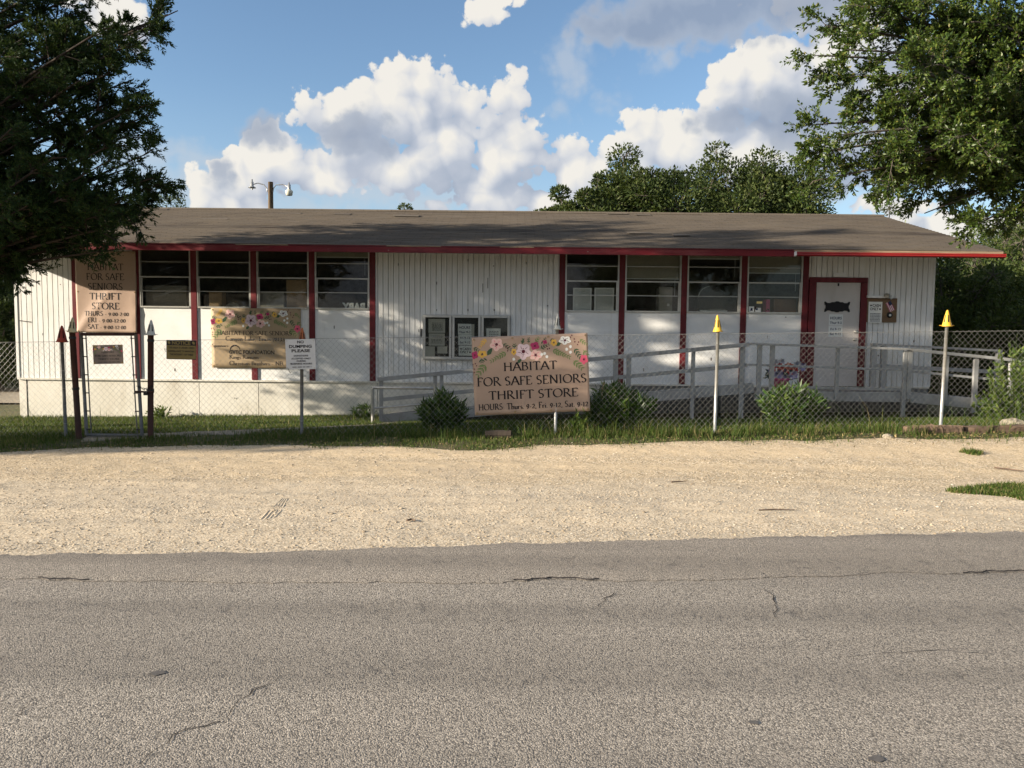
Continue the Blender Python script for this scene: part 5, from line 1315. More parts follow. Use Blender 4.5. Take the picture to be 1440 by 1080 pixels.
# ------------------------------------------------------------------ lamp pole behind the roof
LY = 24.5
pb, ptp = at(380, 300, LY), at(380.5, 256, LY)
t = thing('lamp_pole', (pb.x, LY, gz(pb.x, LY)), 'wooden light pole with two yard lamps behind the roof', 'lamp post')
M['pole'] = mat('weathered_pole', (.24, .175, .115), .9, col2=(.13, .095, .065), scale=8, stretch=(1, 1, .15))
MB().tube([(pb.x, LY, gz(pb.x, LY) - .3), tuple(ptp)], [.11, .078], 12).build('pole', M['pole'], t, smooth=True)
for (sx, hx, hy, kind) in ((-1, 354.5, 258.5, 0), (1, 406.5, 262, 1)):
    root = at(380 + sx * 4, 270, LY - .02); h = at(hx, hy, LY - .02)
    arm = [root, root + Vector((sx * .02, 0, .12)), root + Vector((sx * .10, 0, .22)), root.lerp(Vector((h.x, h.y, h.z)), .62) + Vector((0, 0, .12)), Vector((h.x - sx * .03, h.y, h.z - .02))]
    MB().tube(arm, .016, 8).build('arm', M['galv'], t, smooth=True)
    if kind == 0:
        l = MB().lathe((h.x, h.y, h.z - .06), [(.001, .20), (.022, .20), (.024, .13), (.045, .12), (.05, 0), (.06, -.02), (.115, -.055), (.118, -.065), (.05, -.03), (.001, -.03)], 16).build('lamp_head', M['galv'], t, smooth=True)
        MB().lathe((h.x, h.y, h.z - .12), [(.001, .03), (.03, .03), (.035, -.02), (.02, -.06), (.001, -.07)], 10).build('bulb', M['paper'], l, smooth=True)
    else:
        l = MB().lathe((h.x, h.y, h.z - .08), [(.001, .20), (.02, .20), (.024, .14), (.05, .13), (.055, 0), (.06, -.02), (.001, -.02)], 16).build('lamp_head', M['galv'], t, smooth=True)
        MB().lathe((h.x, h.y, h.z - .08), [(.06, -.02), (.115, -.06), (.118, -.10), (.095, -.20), (.06, -.21), (.001, -.21)], 16).build('diffuser', mat('lamp_diffuser', (.60, .58, .48), .4), l, smooth=True)
for sg in (-1, 1): MB().tube([(ptp.x + sg * .08, LY, pb.z + .12), (ptp.x + sg * .22, LY, pb.z + .08)], .012, 6).build('bracket', M['galv'], t)
# ------------------------------------------------------------------ vegetation
M['juniper'] = leaf_mat('juniper_scales', [(0, (.009, .024, .009)), (.5, (.019, .043, .013)), (.85, (.036, .066, .017)), (1, (.062, .085, .022))], .14, .6, .15)
M['oak'] = leaf_mat('live_oak_leaves', [(0, (.022, .045, .010)), (.45, (.045, .080, .014)), (.8, (.085, .125, .022)), (.97, (.13, .16, .03)), (1, (.20, .16, .04))], .28, .42, .35)
M['far_oak'] = leaf_mat('distant_oak_leaves', [(0, (.020, .034, .010)), (.5, (.040, .060, .016)), (.85, (.066, .086, .023)), (1, (.095, .108, .034))], .18, .6, .2)
M['dark_tree'] = leaf_mat('dark_tree_leaves', [(0, (.014, .024, .010)), (.6, (.030, .048, .016)), (1, (.055, .07, .022))], .2, .6, .15)  # darker leaf greens for the gable end trees and the lot elm
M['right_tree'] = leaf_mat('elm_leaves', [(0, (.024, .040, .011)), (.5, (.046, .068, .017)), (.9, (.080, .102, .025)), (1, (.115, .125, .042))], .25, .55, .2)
M['bush'] = leaf_mat('lance_leaves', [(0, (.020, .050, .010)), (.5, (.045, .095, .016)), (.9, (.09, .15, .025)), (1, (.16, .20, .05))], .25, .4, .35)
M['weed'] = leaf_mat('loose_shrub_leaves', [(0, (.040, .075, .014)), (.6, (.085, .13, .022)), (1, (.15, .18, .04))], .3, .5, .25)
M['grass'] = leaf_mat('grass_blades', [(0, (.028, .054, .010)), (.40, (.056, .096, .017)), (.70, (.095, .130, .027)), (.84, (.13, .125, .045)), (.93, (.20, .165, .07)), (1, (.28, .22, .11))], .25, .6, .15)
M['dry'] = leaf_mat('dry_stalks', [(0, (.20, .15, .07)), (1, (.36, .27, .14))], .2, .8, .1)

def unit(a): return a / np.maximum(np.linalg.norm(a, axis=-1, keepdims=True), 1e-9)

def kites(pos, ax, L, W, rng, flat=None):
    n = len(pos); r = unit(rng.normal(size=(n, 3)))
    if flat is not None: r = unit(r * flat + np.array([0, 0, 1.0]) * (1 - flat))
    s = unit(np.cross(ax, r)) * W[:, None] / 2
    nb = np.cross(s, ax)
    mid = pos + ax * (L * .45)[:, None]
    V = np.stack([pos, mid - s, pos + ax * L[:, None], mid + s], 1).reshape(-1, 3)
    Fs = np.arange(n * 4).reshape(n, 4)
    return V, Fs

def branch_out(p0, tan, rng, n, L0, spread, upbias, t_lo, t_hi, curve):
    """children of branches given as curve(t): returns start, direction, length, t"""
    m = len(p0)
    t = np.sort(rng.uniform(t_lo, t_hi, (m, n)), 1)
    P, T = curve(t)
    d = unit(T + spread * unit(rng.normal(size=P.shape)) + np.array([0, 0, upbias]))
    L = L0 * (1.15 - .65 * t) * rng.uniform(.6, 1.25, t.shape)
    return P.reshape(-1, 3), d.reshape(-1, 3), L.reshape(-1), t.reshape(-1)

def grow(limbs, rng, sub, twig, leaf, droop=.15, taper=.03):
    """limbs: list of (start, mid, end) points; sub/twig: (count, length, spread, upbias, t_lo); leaf: (count, L, W, spread, flat)"""
    Lm = np.array(limbs, dtype=float); a, b, c = Lm[:, 0], Lm[:, 1], Lm[:, 2]
    def cv(t):
        t = t[..., None]
        return (1 - t) ** 2 * a[:, None] + 2 * t * (1 - t) * b[:, None] + t ** 2 * c[:, None], unit(2 * (1 - t) * (b - a)[:, None] + 2 * t * (c - b)[:, None])
    P, D, L, t = branch_out(a, None, rng, sub[0], sub[1], sub[2], sub[3], sub[4], 1.0, cv)
    # always one leader at each limb end
    def cv2(t2):
        s = t2[..., None] * L[:, None, None]
        g = np.array([0, 0, -droop]) * (t2[..., None] ** 2) * L[:, None, None]
        return P[:, None] + D[:, None] * s + g, unit(np.broadcast_to(D[:, None], P.shape[:1] + t2.shape[1:] + (3,)) + np.array([0, 0, -2 * droop]) * t2[..., None])
    P2, D2, L2, t2 = branch_out(P, None, rng, twig[0], twig[1], twig[2], twig[3], twig[4], 1.0, cv2)
    n = len(P2); k = leaf[0]
    s = rng.uniform(.05, 1.05, (n, k))
    pos = (P2[:, None] + D2[:, None] * (s * L2[:, None])[..., None]).reshape(-1, 3)
    ax = unit(D2[:, None] + leaf[3] * unit(rng.normal(size=(n, k, 3)))).reshape(-1, 3)
    pos = pos + rng.normal(0, .008, pos.shape)
    m = len(pos); LL = leaf[1] * rng.uniform(.6, 1.3, m); WW = leaf[2] * rng.uniform(.7, 1.3, m)
    V, F_ = kites(pos, ax, LL, WW, rng, leaf[4])
    subs = (P, P + D * (L * .5)[:, None] + np.array([0, 0, -droop * .25]) * L[:, None], P + D * L[:, None] + np.array([0, 0, -droop]) * L[:, None])
    return V, F_, subs, (P2, P2 + D2 * L2[:, None])

def tube_batch(segs, r0, r1, n=3):
    """many thin tapered sticks as one vertex/face set"""
    A_, B_ = segs; m = len(A_); d = unit(B_ - A_); s = unit(np.cross(d, np.array([.3, .2, 1.0]))); u = np.cross(s, d); V = []
    for e, r in ((A_, r0), (B_, r1)):
        for k in range(n):
            a = 2 * PI * k / n; V.append(e + (s * math.cos(a) + u * math.sin(a)) * r)
    V = np.stack(V, 1).reshape(-1, 3); f = np.array([(k, (k + 1) % n, n + (k + 1) % n, n + k) for k in range(n)])
    return V, (f[None] + (np.arange(m) * 2 * n)[:, None, None]).reshape(-1, 4)

def merge(parts):
    Vs, Fs, b = [], [], 0
    for V, F_ in parts: Vs.append(V); Fs.append(F_ + b); b += len(V)
    return np.concatenate(Vs), np.concatenate(Fs)

def limb_tubes(mb, limbs, r0, r1):
    for (a, b, c) in limbs:
        a, b, c = Vector(a), Vector(b), Vector(c); pts = [(1 - t) ** 2 * a + 2 * t * (1 - t) * b + t * t * c for t in np.linspace(0, 1, 9)]
        L = (c - a).length
        mb.tube(pts, [max(r0 * L * (1 - t) + r1, .006) for t in np.linspace(0, 1, 9)], 7, cap=False)

# ---- big juniper at the left of the yard
def juniper():
    rng = np.random.default_rng(21); tx, ty = -8.95, 10.75; z0 = gz(tx, ty)
    t = thing('juniper_tree', (tx, ty, z0), 'large dark juniper tree overhanging the tall banner and the roof end', 'tree')
    mb = MB(); mb.tube([(tx, ty, z0 - .2), (tx + .05, ty, z0 + .5), (tx - .1, ty + .05, 2.2), (tx + .08, ty, 4.0), (tx, ty + .1, 5.6), (tx, ty, 7.1)], [.42, .30, .25, .20, .12, .03], 14)
    tips = [(254, 15, 9.6), (240, 20, 9.8), (222, 32, 9.4), (207, 50, 9.2), (203, 78, 10.2), (190, 66, 9.6), (180, 96, 9.4), (200, 112, 10.0), (216, 126, 9.9), (226, 160, 9.5), (205, 150, 9.2), (218, 183, 10.4), (196, 190, 9.6), (222, 215, 9.3), (206, 232, 10.0), (243, 256, 9.7), (225, 250, 9.4), (236, 272, 10.2), (215, 285, 9.8), (200, 290, 9.4),
            (185, 300, 9.0), (198, 326, 9.9), (196, 345, 9.6), (186, 366, 9.5), (172, 335, 9.2), (156, 318, 9.1), (138, 306, 9.7), (112, 300, 9.0), (85, 298, 9.5), (52, 305, 8.8), (20, 298, 9.3), (206, 305, 10.3), (165, 300, 9.4), (130, 300, 9.9),
            (150, 40, 9.0), (120, 15, 10.2), (165, 75, 10.6), (130, 110, 8.9), (160, 150, 9.5), (175, 200, 9.0), (150, 235, 8.7), (170, 270, 9.9), (120, 270, 8.8), (90, 220, 8.6), (100, 160, 9.2), (70, 100, 8.7), (60, 40, 9.4), (30, 180, 8.5), (20, 80, 8.9), (40, 270, 8.4), (90, -30, 9.6), (160, -25, 10.0), (30, -40, 9.2), (150, 120, 9.8), (130, 190, 9.6), (110, 60, 9.5), (175, 30, 9.7), (185, 160, 10.2), (185, 250, 9.3), (60, 190, 9.3), (60, 290, 9.1)]
    near = []
    for (px, py, Y) in tips:
        e = at(px - (13 if py > 60 else 4), py - (16 if py > 280 else 0), Y); h = math.hypot(e.x - tx, e.y - ty); sz = min(max(e.z - .32 * h, 1.7), 6.6)
        s = (tx, ty, sz); mid = (tx + (e.x - tx) * .55, ty + (e.y - ty) * .5, sz + (e.z - sz) * .45 + .25); near.append((s, mid, tuple(e)))
    far = []
    for k in range(56):
        z = 2.2 + 4.6 * (k / 56) ** .9 + rng.uniform(-.2, .2); az = k * 2.4 + rng.uniform(-.4, .4)
        if math.cos(az) > .55 and z < 6: az += PI * .7
        if math.cos(az) > -.15 and z < 3.7: z += 1.2
        L = 3.6 * (1 - max(0, (z - 3.6) / 4.6) ** 1.8) + rng.uniform(-.4, .3)
        if math.sin(az) > 0: L *= 1 - (.48 if z < 4.8 else .05) * math.sin(az)
        e = (tx + L * math.cos(az), ty + L * math.sin(az), z + .12 * L + rng.uniform(-.3, .3)); far.append(((tx, ty, z - .1), (tx + .5 * (e[0] - tx), ty + .5 * (e[1] - ty), z + .15), e))
    for (ex, ey, ez) in ((-7.6, 6.7, 3.0), (-8.3, 6.9, 3.6), (-7.0, 7.2, 2.9), (-7.4, 7.4, 3.9), (-8.8, 6.5, 2.7), (-6.9, 7.8, 3.3), (-9.4, 6.9, 3.4), (-8.0, 7.7, 2.6), (-9.9, 7.4, 4.2)):
        far.append(((tx, ty, ez - .5), ((tx + ex) / 2, (ty + ey) / 2, ez + .1), (ex, ey, ez)))
    V1, F1, s1, w1 = grow(near, rng, (15, .55, .75, .05, .30), (10, .22, .85, .02, .15), (30, .050, .0145, .75, None), .10)
    V2, F2, s2, w2 = grow(far, rng, (13, .95, .8, .05, .25), (9, .36, .9, .02, .15), (11, .115, .034, .8, None), .10)
    limb_tubes(mb, near + far, .009, .006)
    mb.build('trunk', M['bark'], t, smooth=True)
    tw = merge([tube_batch((s1[0], s1[1]), .010, .007), tube_batch((s1[1], s1[2]), .007, .003), tube_batch((s2[0], s2[2]), .010, .004), tube_batch(w1, .003, .0015)])
    fast_mesh('twigs', *tw, M['bark'], parent=t)
    fast_mesh('crown', *merge([(V1, F1), (V2, F2)]), M['juniper'], parent=t)
juniper()

# ---- live oak reaching in at the upper right
def live_oak():
    rng = np.random.default_rng(8); tx, ty = 9.6, 9.4; z0 = gz(tx, ty)
    t = thing('live_oak_tree', (tx, ty, z0), 'sunlit live oak reaching in over the right end of the roof', 'tree')
    mb = MB(); mb.tube([(tx, ty, z0 - .2), (tx - .1, ty, z0 + .6), (tx - .3, ty, 2.2), (tx - .5, ty - .1, 3.6)], [.50, .36, .30, .26], 14)
    tips = [(1206, 8, 8.6), (1160, 36, 8.8), (1150, 78, 8.4), (1162, 108, 9.0), (1136, 176, 8.7), (1124, 220, 8.5), (1143, 255, 8.9), (1168, 250, 8.3), (1215, 262, 8.6), (1238, 250, 9.0), (1268, 232, 8.4), (1280, 268, 9.2), (1300, 300, 8.8), (1368, 318, 8.5), (1412, 310, 9.0), (1438, 285, 8.4),
            (1190, 70, 8.2), (1230, 40, 9.0), (1260, 90, 8.0), (1210, 130, 8.7), (1180, 190, 8.1), (1235, 190, 8.9), (1275, 150, 8.3), (1290, 40, 8.6), (1320, 90, 8.0), (1330, 160, 8.8), (1300, 215, 8.2), (1350, 230, 8.6), (1340, 280, 8.9), (1370, 30, 8.3), (1390, 110, 8.8), (1385, 180, 8.1), (1420, 60, 8.4), (1430, 150, 8.9), (1400, 250, 8.6),
            (1250, 0, 8.5), (1320, -20, 8.8), (1400, -30, 8.4), (1190, -30, 8.9), (1480, 100, 8.5), (1470, 200, 8.8), (1490, 290, 8.6), (1480, 0, 8.3), (1345, 195, 7.8), (1250, 225, 8.2)]
    pts = [at(*p) for p in tips]
    for k in range(34):      # the part of the crown beyond the frame
        az = rng.uniform(-2.0, 2.0); z = rng.uniform(3.2, 7.0); L = rng.uniform(1.4, 3.8); pts.append(Vector((tx + L * math.cos(az), ty + L * math.sin(az), z)))
    # main limbs, each carrying the boughs of its own sector
    fork = np.array([tx - .45, ty - .05, 3.4]); P = np.array([tuple(p) for p in pts]); cen = P[rng.choice(len(P), 13, replace=False)]
    for _ in range(12):
        own = np.argmin(((P[:, None] - cen[None]) ** 2).sum(-1), 1); cen = np.array([P[own == j].mean(0) if (own == j).any() else cen[j] for j in range(len(cen))])
    mains, near, far = [], [], []
    for j in range(len(cen)):
        e = fork + (cen[j] - fork) * .70 + np.array([0, 0, .10]); m_ = fork + (cen[j] - fork) * .40 + np.array([rng.uniform(-.25, .25), rng.uniform(-.25, .25), .45]); mains.append((tuple(fork), tuple(m_), tuple(e)))
        for i in np.where(own == j)[0]:
            t0 = rng.uniform(.45, .95); s = (1 - t0) ** 2 * fork + 2 * t0 * (1 - t0) * m_ + t0 ** 2 * e
            lim = (tuple(s), tuple((s + P[i]) / 2 + np.array([0, 0, .18])), tuple(P[i])); (near if i < len(tips) else far).append(lim)
    V1, F1, s1, w1 = grow(near, rng, (15, .62, .85, .02, .12), (12, .26, .95, .05, .15), (25, .046, .020, .9, None), .16)
    V2, F2, s2, w2 = grow(far, rng, (12, .80, .9, .05, .1), (9, .36, .95, .05, .15), (11, .085, .038, .9, None), .12)
    limb_tubes(mb, mains, .024, .022); limb_tubes(mb, near + far, .010, .006)
    mb.build('trunk', M['bark_grey'], t, smooth=True)
    fast_mesh('twigs', *merge([tube_batch((s1[0], s1[1]), .006, .004), tube_batch((s1[1], s1[2]), .004, .002), tube_batch((s2[0], s2[2]), .010, .004), tube_batch(w1, .0028, .0014)]), M['bark_grey'], parent=t)
    fast_mesh('crown', *merge([(V1, F1), (V2, F2)]), M['oak'], parent=t)
live_oak()

# ---- trees behind
def back_tree(name, x, y, top, rx, bottom, mt, label, group, seed, clumps=46, leaves=26000, size=.11, ry=None, bark='bark_grey', wild=.22):
    rng = np.random.default_rng(seed); z0 = gz(x, y); ry = ry or rx
    t = thing(name, (x, y, z0), label, 'tree', group)
    cz = (top + bottom) / 2; rz = (top - bottom) / 2
    d = unit(rng.normal(size=(clumps, 3))); rad = rng.uniform(.10, 1.0, clumps) ** .5
    C = np.array([x, y, cz]) + d * rad[:, None] * np.array([rx, ry, rz]) * (1 + rng.normal(0, .08, (clumps, 1)))
    R_ = rng.uniform(.20, .42, clumps) * min(rx, rz * 1.2)
    # clumps that break the outline
    wv = rng.random(clumps) < wild; C[wv] += d[wv] * np.array([rx, ry, rz]) * .16; R_[wv] *= .6
    wts = R_ ** 2.2; wts /= wts.sum(); k = rng.choice(clumps, leaves, p=wts)
    u = unit(rng.normal(size=(leaves, 3))); r = rng.uniform(.25, 1.1, leaves) ** .6
    pos = C[k] + u * (r * R_[k])[:, None] * np.array([1.15, 1.15, .85])
    ax = unit(u + .9 * unit(rng.normal(size=(leaves, 3))) + np.array([0, 0, .25]))
    V, F_ = kites(pos, ax, size * rng.uniform(.6, 1.35, leaves), size * .5 * rng.uniform(.7, 1.3, leaves), rng)
    mb = MB(); ft = z0 + (cz - z0) * .55
    mb.tube([(x, y, z0 - .2), (x + .05, y, (z0 + ft) / 2), (x, y, ft)], [.05 * rx + .10, .04 * rx + .08, .035 * rx + .06], 10)
    limbs = [((x, y, ft - .2), tuple((np.array([x, y, ft]) + C[i]) / 2 + np.array([0, 0, .25 * rz])), tuple(C[i])) for i in range(0, clumps, 2)]
    limb_tubes(mb, limbs, .012, .012)
    mb.build('trunk', M[bark], t, smooth=True)
    n_tw = clumps * 14; kk = rng.integers(0, clumps, n_tw); e = C[kk] + unit(rng.normal(size=(n_tw, 3))) * (R_[kk] * 1.05)[:, None]
    fast_mesh('twigs', *tube_batch((C[kk], e), .010, .004), M[bark], parent=t)
    fast_mesh('crown', V, F_, M[mt], parent=t)
    return t
G1 = 'oaks behind the roof'; G2 = 'trees past the building corner'; G3 = 'trees beyond the far end of the building'
back_tree('oak_tree', at(812, 300, 29).x, 29, at(812, 244, 29).z, 1.25, .9, 'far_oak', 'dark rounded oak behind the roof, first of the row beyond the lamp pole', G1, 31, 70, 40000, .14)
back_tree('oak_tree', at(872, 300, 30).x, 30, at(880, 233, 30).z, 2.1, 1.0, 'far_oak', 'broad oak behind the roof next to the small rounded one', G1, 32, 80, 54000, .14)
back_tree('oak_tree', at(955, 300, 31).x, 31, at(955, 222, 31).z, 2.7, 1.0, 'far_oak', 'tallest bushy oak in the middle of the row behind the roof', G1, 33, 90, 66000, .14)
back_tree('oak_tree', at(1062, 300, 30).x, 30, at(1065, 208, 30).z, 2.4, 1.0, 'far_oak', 'thin topped oak with sky showing through behind the roof', G1, 34, 76, 52000, .14, wild=.25)
back_tree('oak_tree', at(1120, 300, 29).x, 29, at(1115, 258, 29).z, 1.15, .9, 'far_oak', 'low oak behind the roof beside the overhanging branches', G1, 35, 56, 32000, .14)
back_tree('oak_tree', at(1250, 300, 33).x, 33, at(1250, 280, 33).z, 1.3, 1.0, 'far_oak', 'small oak top peeping over the ridge end', G1, 36, 26, 9000)
back_tree('oak_tree', at(245, 300, 31).x, 31, at(250, 266, 31).z, 1.7, 1.0, 'far_oak', 'oak top showing over the ridge beside the juniper', G1, 37, 34, 15000)
back_tree('oak_tree', at(570, 300, 30).x, 30, at(572, 284, 30).z, 1.0, 1.0, 'far_oak', 'thin tree top just clearing the ridge past the lamp pole', G1, 38, 20, 6000, wild=.6)
back_tree('oak_tree', at(675, 300, 30).x, 30, at(680, 293, 30).z, 1.0, 1.0, 'far_oak', 'tree barely showing over the middle of the ridge', G1, 39, 18, 5000, wild=.5)
for i, (px, Y, ptop, rx, lab) in enumerate(((1335, 19.5, 348, 1.5, 'dark tree close behind the building corner'), (1390, 23.5, 328, 2.2, 'sunlit tree behind the yellow capped post'), (1445, 21.0, 302, 2.0, 'tall tree at the edge of the yard beyond the ramp'),
                                    (1340, 27.0, 330, 2.4, 'far tree under the roof corner'), (1520, 24.0, 300, 2.6, 'tall tree past the end of the ramp'), (1480, 17.5, 420, 1.5, 'low tree beside the end of the ramp'), (1380, 18.3, 440, 1.3, 'low dark tree behind the ramp railing'), (1440, 29.0, 312, 3.0, 'broad far tree beyond the yard'))):
    back_tree('elm_tree', at(px, 400, Y).x, Y, at(px, ptop, Y).z, rx, -.2, 'right_tree', lab, G2, 50 + i, 46, 24000, .10)
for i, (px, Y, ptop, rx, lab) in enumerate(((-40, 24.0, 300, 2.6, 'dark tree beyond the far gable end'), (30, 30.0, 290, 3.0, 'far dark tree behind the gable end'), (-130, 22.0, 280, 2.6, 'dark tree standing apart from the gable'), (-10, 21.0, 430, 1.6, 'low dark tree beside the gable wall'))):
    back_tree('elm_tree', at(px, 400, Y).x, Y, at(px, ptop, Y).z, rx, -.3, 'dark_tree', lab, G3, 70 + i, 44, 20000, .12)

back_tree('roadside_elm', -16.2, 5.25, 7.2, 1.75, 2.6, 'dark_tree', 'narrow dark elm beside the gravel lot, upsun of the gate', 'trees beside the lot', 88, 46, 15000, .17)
G4 = 'trees across the road'
for i, (x, y, h, rx, lab) in enumerate(((-4, -17, 5.5, 2.8, 'oak across the road facing the notice case'), (7, -18, 6.0, 3.0, 'oak across the road facing the ramp'))):
    back_tree('roadside_oak', x, y, h, rx, .5, 'far_oak', lab, G4, 90 + i, 50, 9000, .26)

# ---- shrubs along the fence
def shrub(px, pyb, Y, h, w, stems, label, seed, mt='bush', L=.13, W=.024, per=16, cat='shrub', name='lance_leaf_shrub', base=None):
    rng = np.random.default_rng(seed); c = at(px, pyb, Y); z0 = gz(c.x, Y)
    t = thing(name, (c.x, Y, z0), label, cat)
    a = rng.uniform(0, 6.28, stems); r = rng.uniform(0, 1, stems) ** .6
    p0 = np.stack([c.x + .25 * w * r * np.cos(a), Y + .2 * w * r * np.sin(a), np.full(stems, z0 - .02)], 1)
    p1 = np.stack([c.x + w * .5 * r * np.cos(a), Y + .42 * w * r * np.sin(a), z0 + h * (1 - .45 * r ** 2) * rng.uniform(.65, 1.05, stems)], 1)
    s = rng.uniform(.12, 1.0, (stems, per)); pos = p0[:, None] + (p1 - p0)[:, None] * s[..., None]; d = unit(p1 - p0)[:, None]
    ax = unit(d * .9 + .95 * unit(rng.normal(size=(stems, per, 3))) + np.array([0, 0, .15])); n = stems * per
    V, F_ = kites(pos.reshape(-1, 3), ax.reshape(-1, 3), L * rng.uniform(.6, 1.25, n), W * rng.uniform(.7, 1.2, n), rng)
    fast_mesh('stems', *tube_batch((p0, p1), .006, .002), M['weed'], parent=t)
    fast_mesh('foliage', V, F_, M[mt], parent=t)
    return t
shrub(622, 610, 10.25, .52, .66, 60, 'bushy green shrub behind the fence below the ramp rail', 1, per=34, W=.03)
shrub(870, 612, 10.15, .64, .95, 95, 'large green shrub with dried flower stalks beside the flower banner', 2, per=34, W=.03)
shrub(1112, 602, 10.35, .58, .90, 95, 'rounded bright green shrub below the flower pot', 3, per=36, W=.03)
shrub(1432, 600, 10.5, 1.15, .9, 70, 'loose leafy shrub at the end of the ramp', 4, 'weed', .075, .034, 26)
shrub(815, 606, 9.66, .38, .22, 9, 'single leafy shoot in front of the flower banner corner', 5, 'weed', .09, .022, 12, 'plant', 'leafy_shoot')
shrub(1405, 606, 11.2, .5, .8, 40, 'low leafy plant under the ramp beams', 6, 'weed', .07, .034, 18, 'plant', 'low_plant')
shrub(512, 590, 14.2, .30, .5, 30, 'small dark weed clump against the skirting at the ramp foot', 7, 'bush', .10, .02, 12, 'plant', 'weed_clump')
shrub(225, 596, 14.5, .24, .5, 22, 'small leafy weed against the white skirting by the gate', 8, 'weed', .09, .03, 10, 'plant', 'weed_clump')
# dried flower stalks
for i, (px, py0, py1) in enumerate(((843, 600, 538), (858, 600, 545), (862, 600, 556), (606, 620, 598))):
    b, e = at(px - 3, py0, 10.0), at(px + (5 if i < 2 else 2), py1, 10.0); b.z = gz(b.x, 10.0)
    t = thing('dried_stalk', (b.x, 10.0, b.z), ('tall dried brown flower stalk nearest the flower banner', 'dried yellow flower stalk in the large shrub', 'short dried stalk on the ramp side of the large shrub', 'short pale dry stalk by the small shrub')[i], 'plant')
    MB().tube([b, (b + e) / 2 + Vector((.01, 0, .02)), e], [.005, .004, .003], 5).build('stem', M['dry'], t)
    rng = np.random.default_rng(i); n = 26; s = rng.uniform(.6, 1.02, n)[:, None]; pos = np.array(b) + (np.array(e) - np.array(b)) * s; ax = unit(np.array([0, 0, .7]) + rng.normal(size=(n, 3)) * .7)
    fast_mesh('seed_head', *kites(pos, ax, rng.uniform(.03, .06, n), rng.uniform(.012, .022, n), rng), M['dry'], parent=t)

# ---- path in the yard
pc = [(-5.45, 9.75), (-4.6, 10.05), (-3.7, 10.35), (-2.7, 10.85), (-2.1, 11.6), (-1.95, 12.6), (-2.2, 13.5)]
def path_dist(X, Y):
    best = np.full(np.shape(X), 9.9)
    for (a, b) in zip(pc[:-1], pc[1:]):
        ax_, ay_ = a; bx_, by_ = b; L2 = (bx_ - ax_) ** 2 + (by_ - ay_) ** 2; t = np.clip(((X - ax_) * (bx_ - ax_) + (Y - ay_) * (by_ - ay_)) / L2, 0, 1)
        best = np.minimum(best, np.hypot(X - ax_ - t * (bx_ - ax_), Y - ay_ - t * (by_ - ay_)))
    return best
V, n = [], 90
cx_ = np.interp(np.linspace(0, 6, n), range(7), [p[0] for p in pc]); cy_ = np.interp(np.linspace(0, 6, n), range(7), [p[1] for p in pc])
dx_, dy_ = np.gradient(cx_), np.gradient(cy_); l_ = np.hypot(dx_, dy_); wd = .27 + .05 * np.sin(np.arange(n) * .7)
for k, sg in enumerate((-1, -.4, .4, 1)):
    X = cx_ - dy_ / l_ * wd * sg; Y = cy_ + dx_ / l_ * wd * sg; V.append(np.stack([X, Y, ground_z(X, Y) + (.016 if abs(sg) < 1 else .002)], 1))
V = np.concatenate(V); i_, j_ = np.meshgrid(np.arange(n - 1), np.arange(3)); a_ = (j_ * n + i_).ravel()
tag(fast_mesh('path', V, np.stack([a_, a_ + n, a_ + n + 1, a_ + 1], 1)[:, ::-1], M['path']), kind='structure')
# side road beyond the far gable
V = np.array([(-60, 17.5, 0), (-10.6, 17.5, 0), (-10.6, 21.5, 0), (-60, 21.5, 0)], float); V[:, 2] = ground_z(V[:, 0], V[:, 1]) + .03
tag(fast_mesh('side_road', V, np.array([(0, 1, 2, 3)]), M['path']), kind='structure')

# ---- grass
def blades(X, Y, H, Wd, rng, lean=.5):
    n = len(X); Z = ground_z(X, Y) - .005; a = rng.uniform(0, 6.28, n); le = rng.normal(0, lean, n) * H; b = rng.uniform(0, 6.28, n)
    p = np.stack([X, Y, Z], 1); s = np.stack([np.cos(a), np.sin(a), 0 * a], 1) * (Wd / 2)[:, None]
    m = p + np.stack([le * .35 * np.cos(b), le * .35 * np.sin(b), H * .6], 1); tp = p + np.stack([le * np.cos(b), le * np.sin(b), H], 1)
    V = np.stack([p - s, p + s, m + s * .7, tp, m - s * .7], 1).reshape(-1, 3); base = np.arange(n) * 5
    F1 = np.stack([base, base + 1, base + 2, base + 4], 1); F2 = np.stack([base + 4, base + 2, base + 3, base + 3], 1)
    return V, F1, F2
def grass_obj(name, X, Y, H, Wd, rng, label, mt='grass'):
    V, F1, F2 = blades(X, Y, H, Wd, rng); me = bpy.data.meshes.new(name); n = len(F1)
    me.vertices.add(len(V)); me.vertices.foreach_set('co', V.astype(np.float32).ravel())
    li = np.concatenate([F1, F2[:, :3]], 1).ravel().astype(np.int32); me.loops.add(len(li)); me.loops.foreach_set('vertex_index', li)
    me.polygons.add(2 * n); ls = np.stack([np.arange(n) * 7, np.arange(n) * 7 + 4], 1).ravel().astype(np.int32); me.polygons.foreach_set('loop_start', ls)
    me.materials.append(M[mt]); me.update(calc_edges=True)
    o = bpy.data.objects.new(name, me); COL.objects.link(o); return tag(o, label, 'grass', kind='stuff')
rng = np.random.default_rng(77)
N = 270000; X = rng.uniform(-11.5, 11.5, N); Y = 8.5 + 6.3 * rng.random(N) ** 1.15
edge = lot_far(X) + wobble(X, .16) + rng.normal(0, .10, N) - .35 * np.clip(np.sin(X * 3.7) * np.sin(X * 1.3 + 2) + .2 * np.sin(X * 11), 0, 1) * rng.random(N)
patch = np.sin(X * 2.3 + 1) * np.sin(Y * 3.1 + X) + .6 * np.sin(X * 5.1 - Y * 4.0) + rng.normal(0, .5, N)
keep = (Y > edge) & (path_dist(X, Y) > .20 + rng.normal(0, .06, N)) & ~((X > -2.2) & (Y > 13.5) & (X < 9)) & (patch > -.75 - .5 * (Y > 10.2)) & (np.abs(X) < Y * .72 + .8)
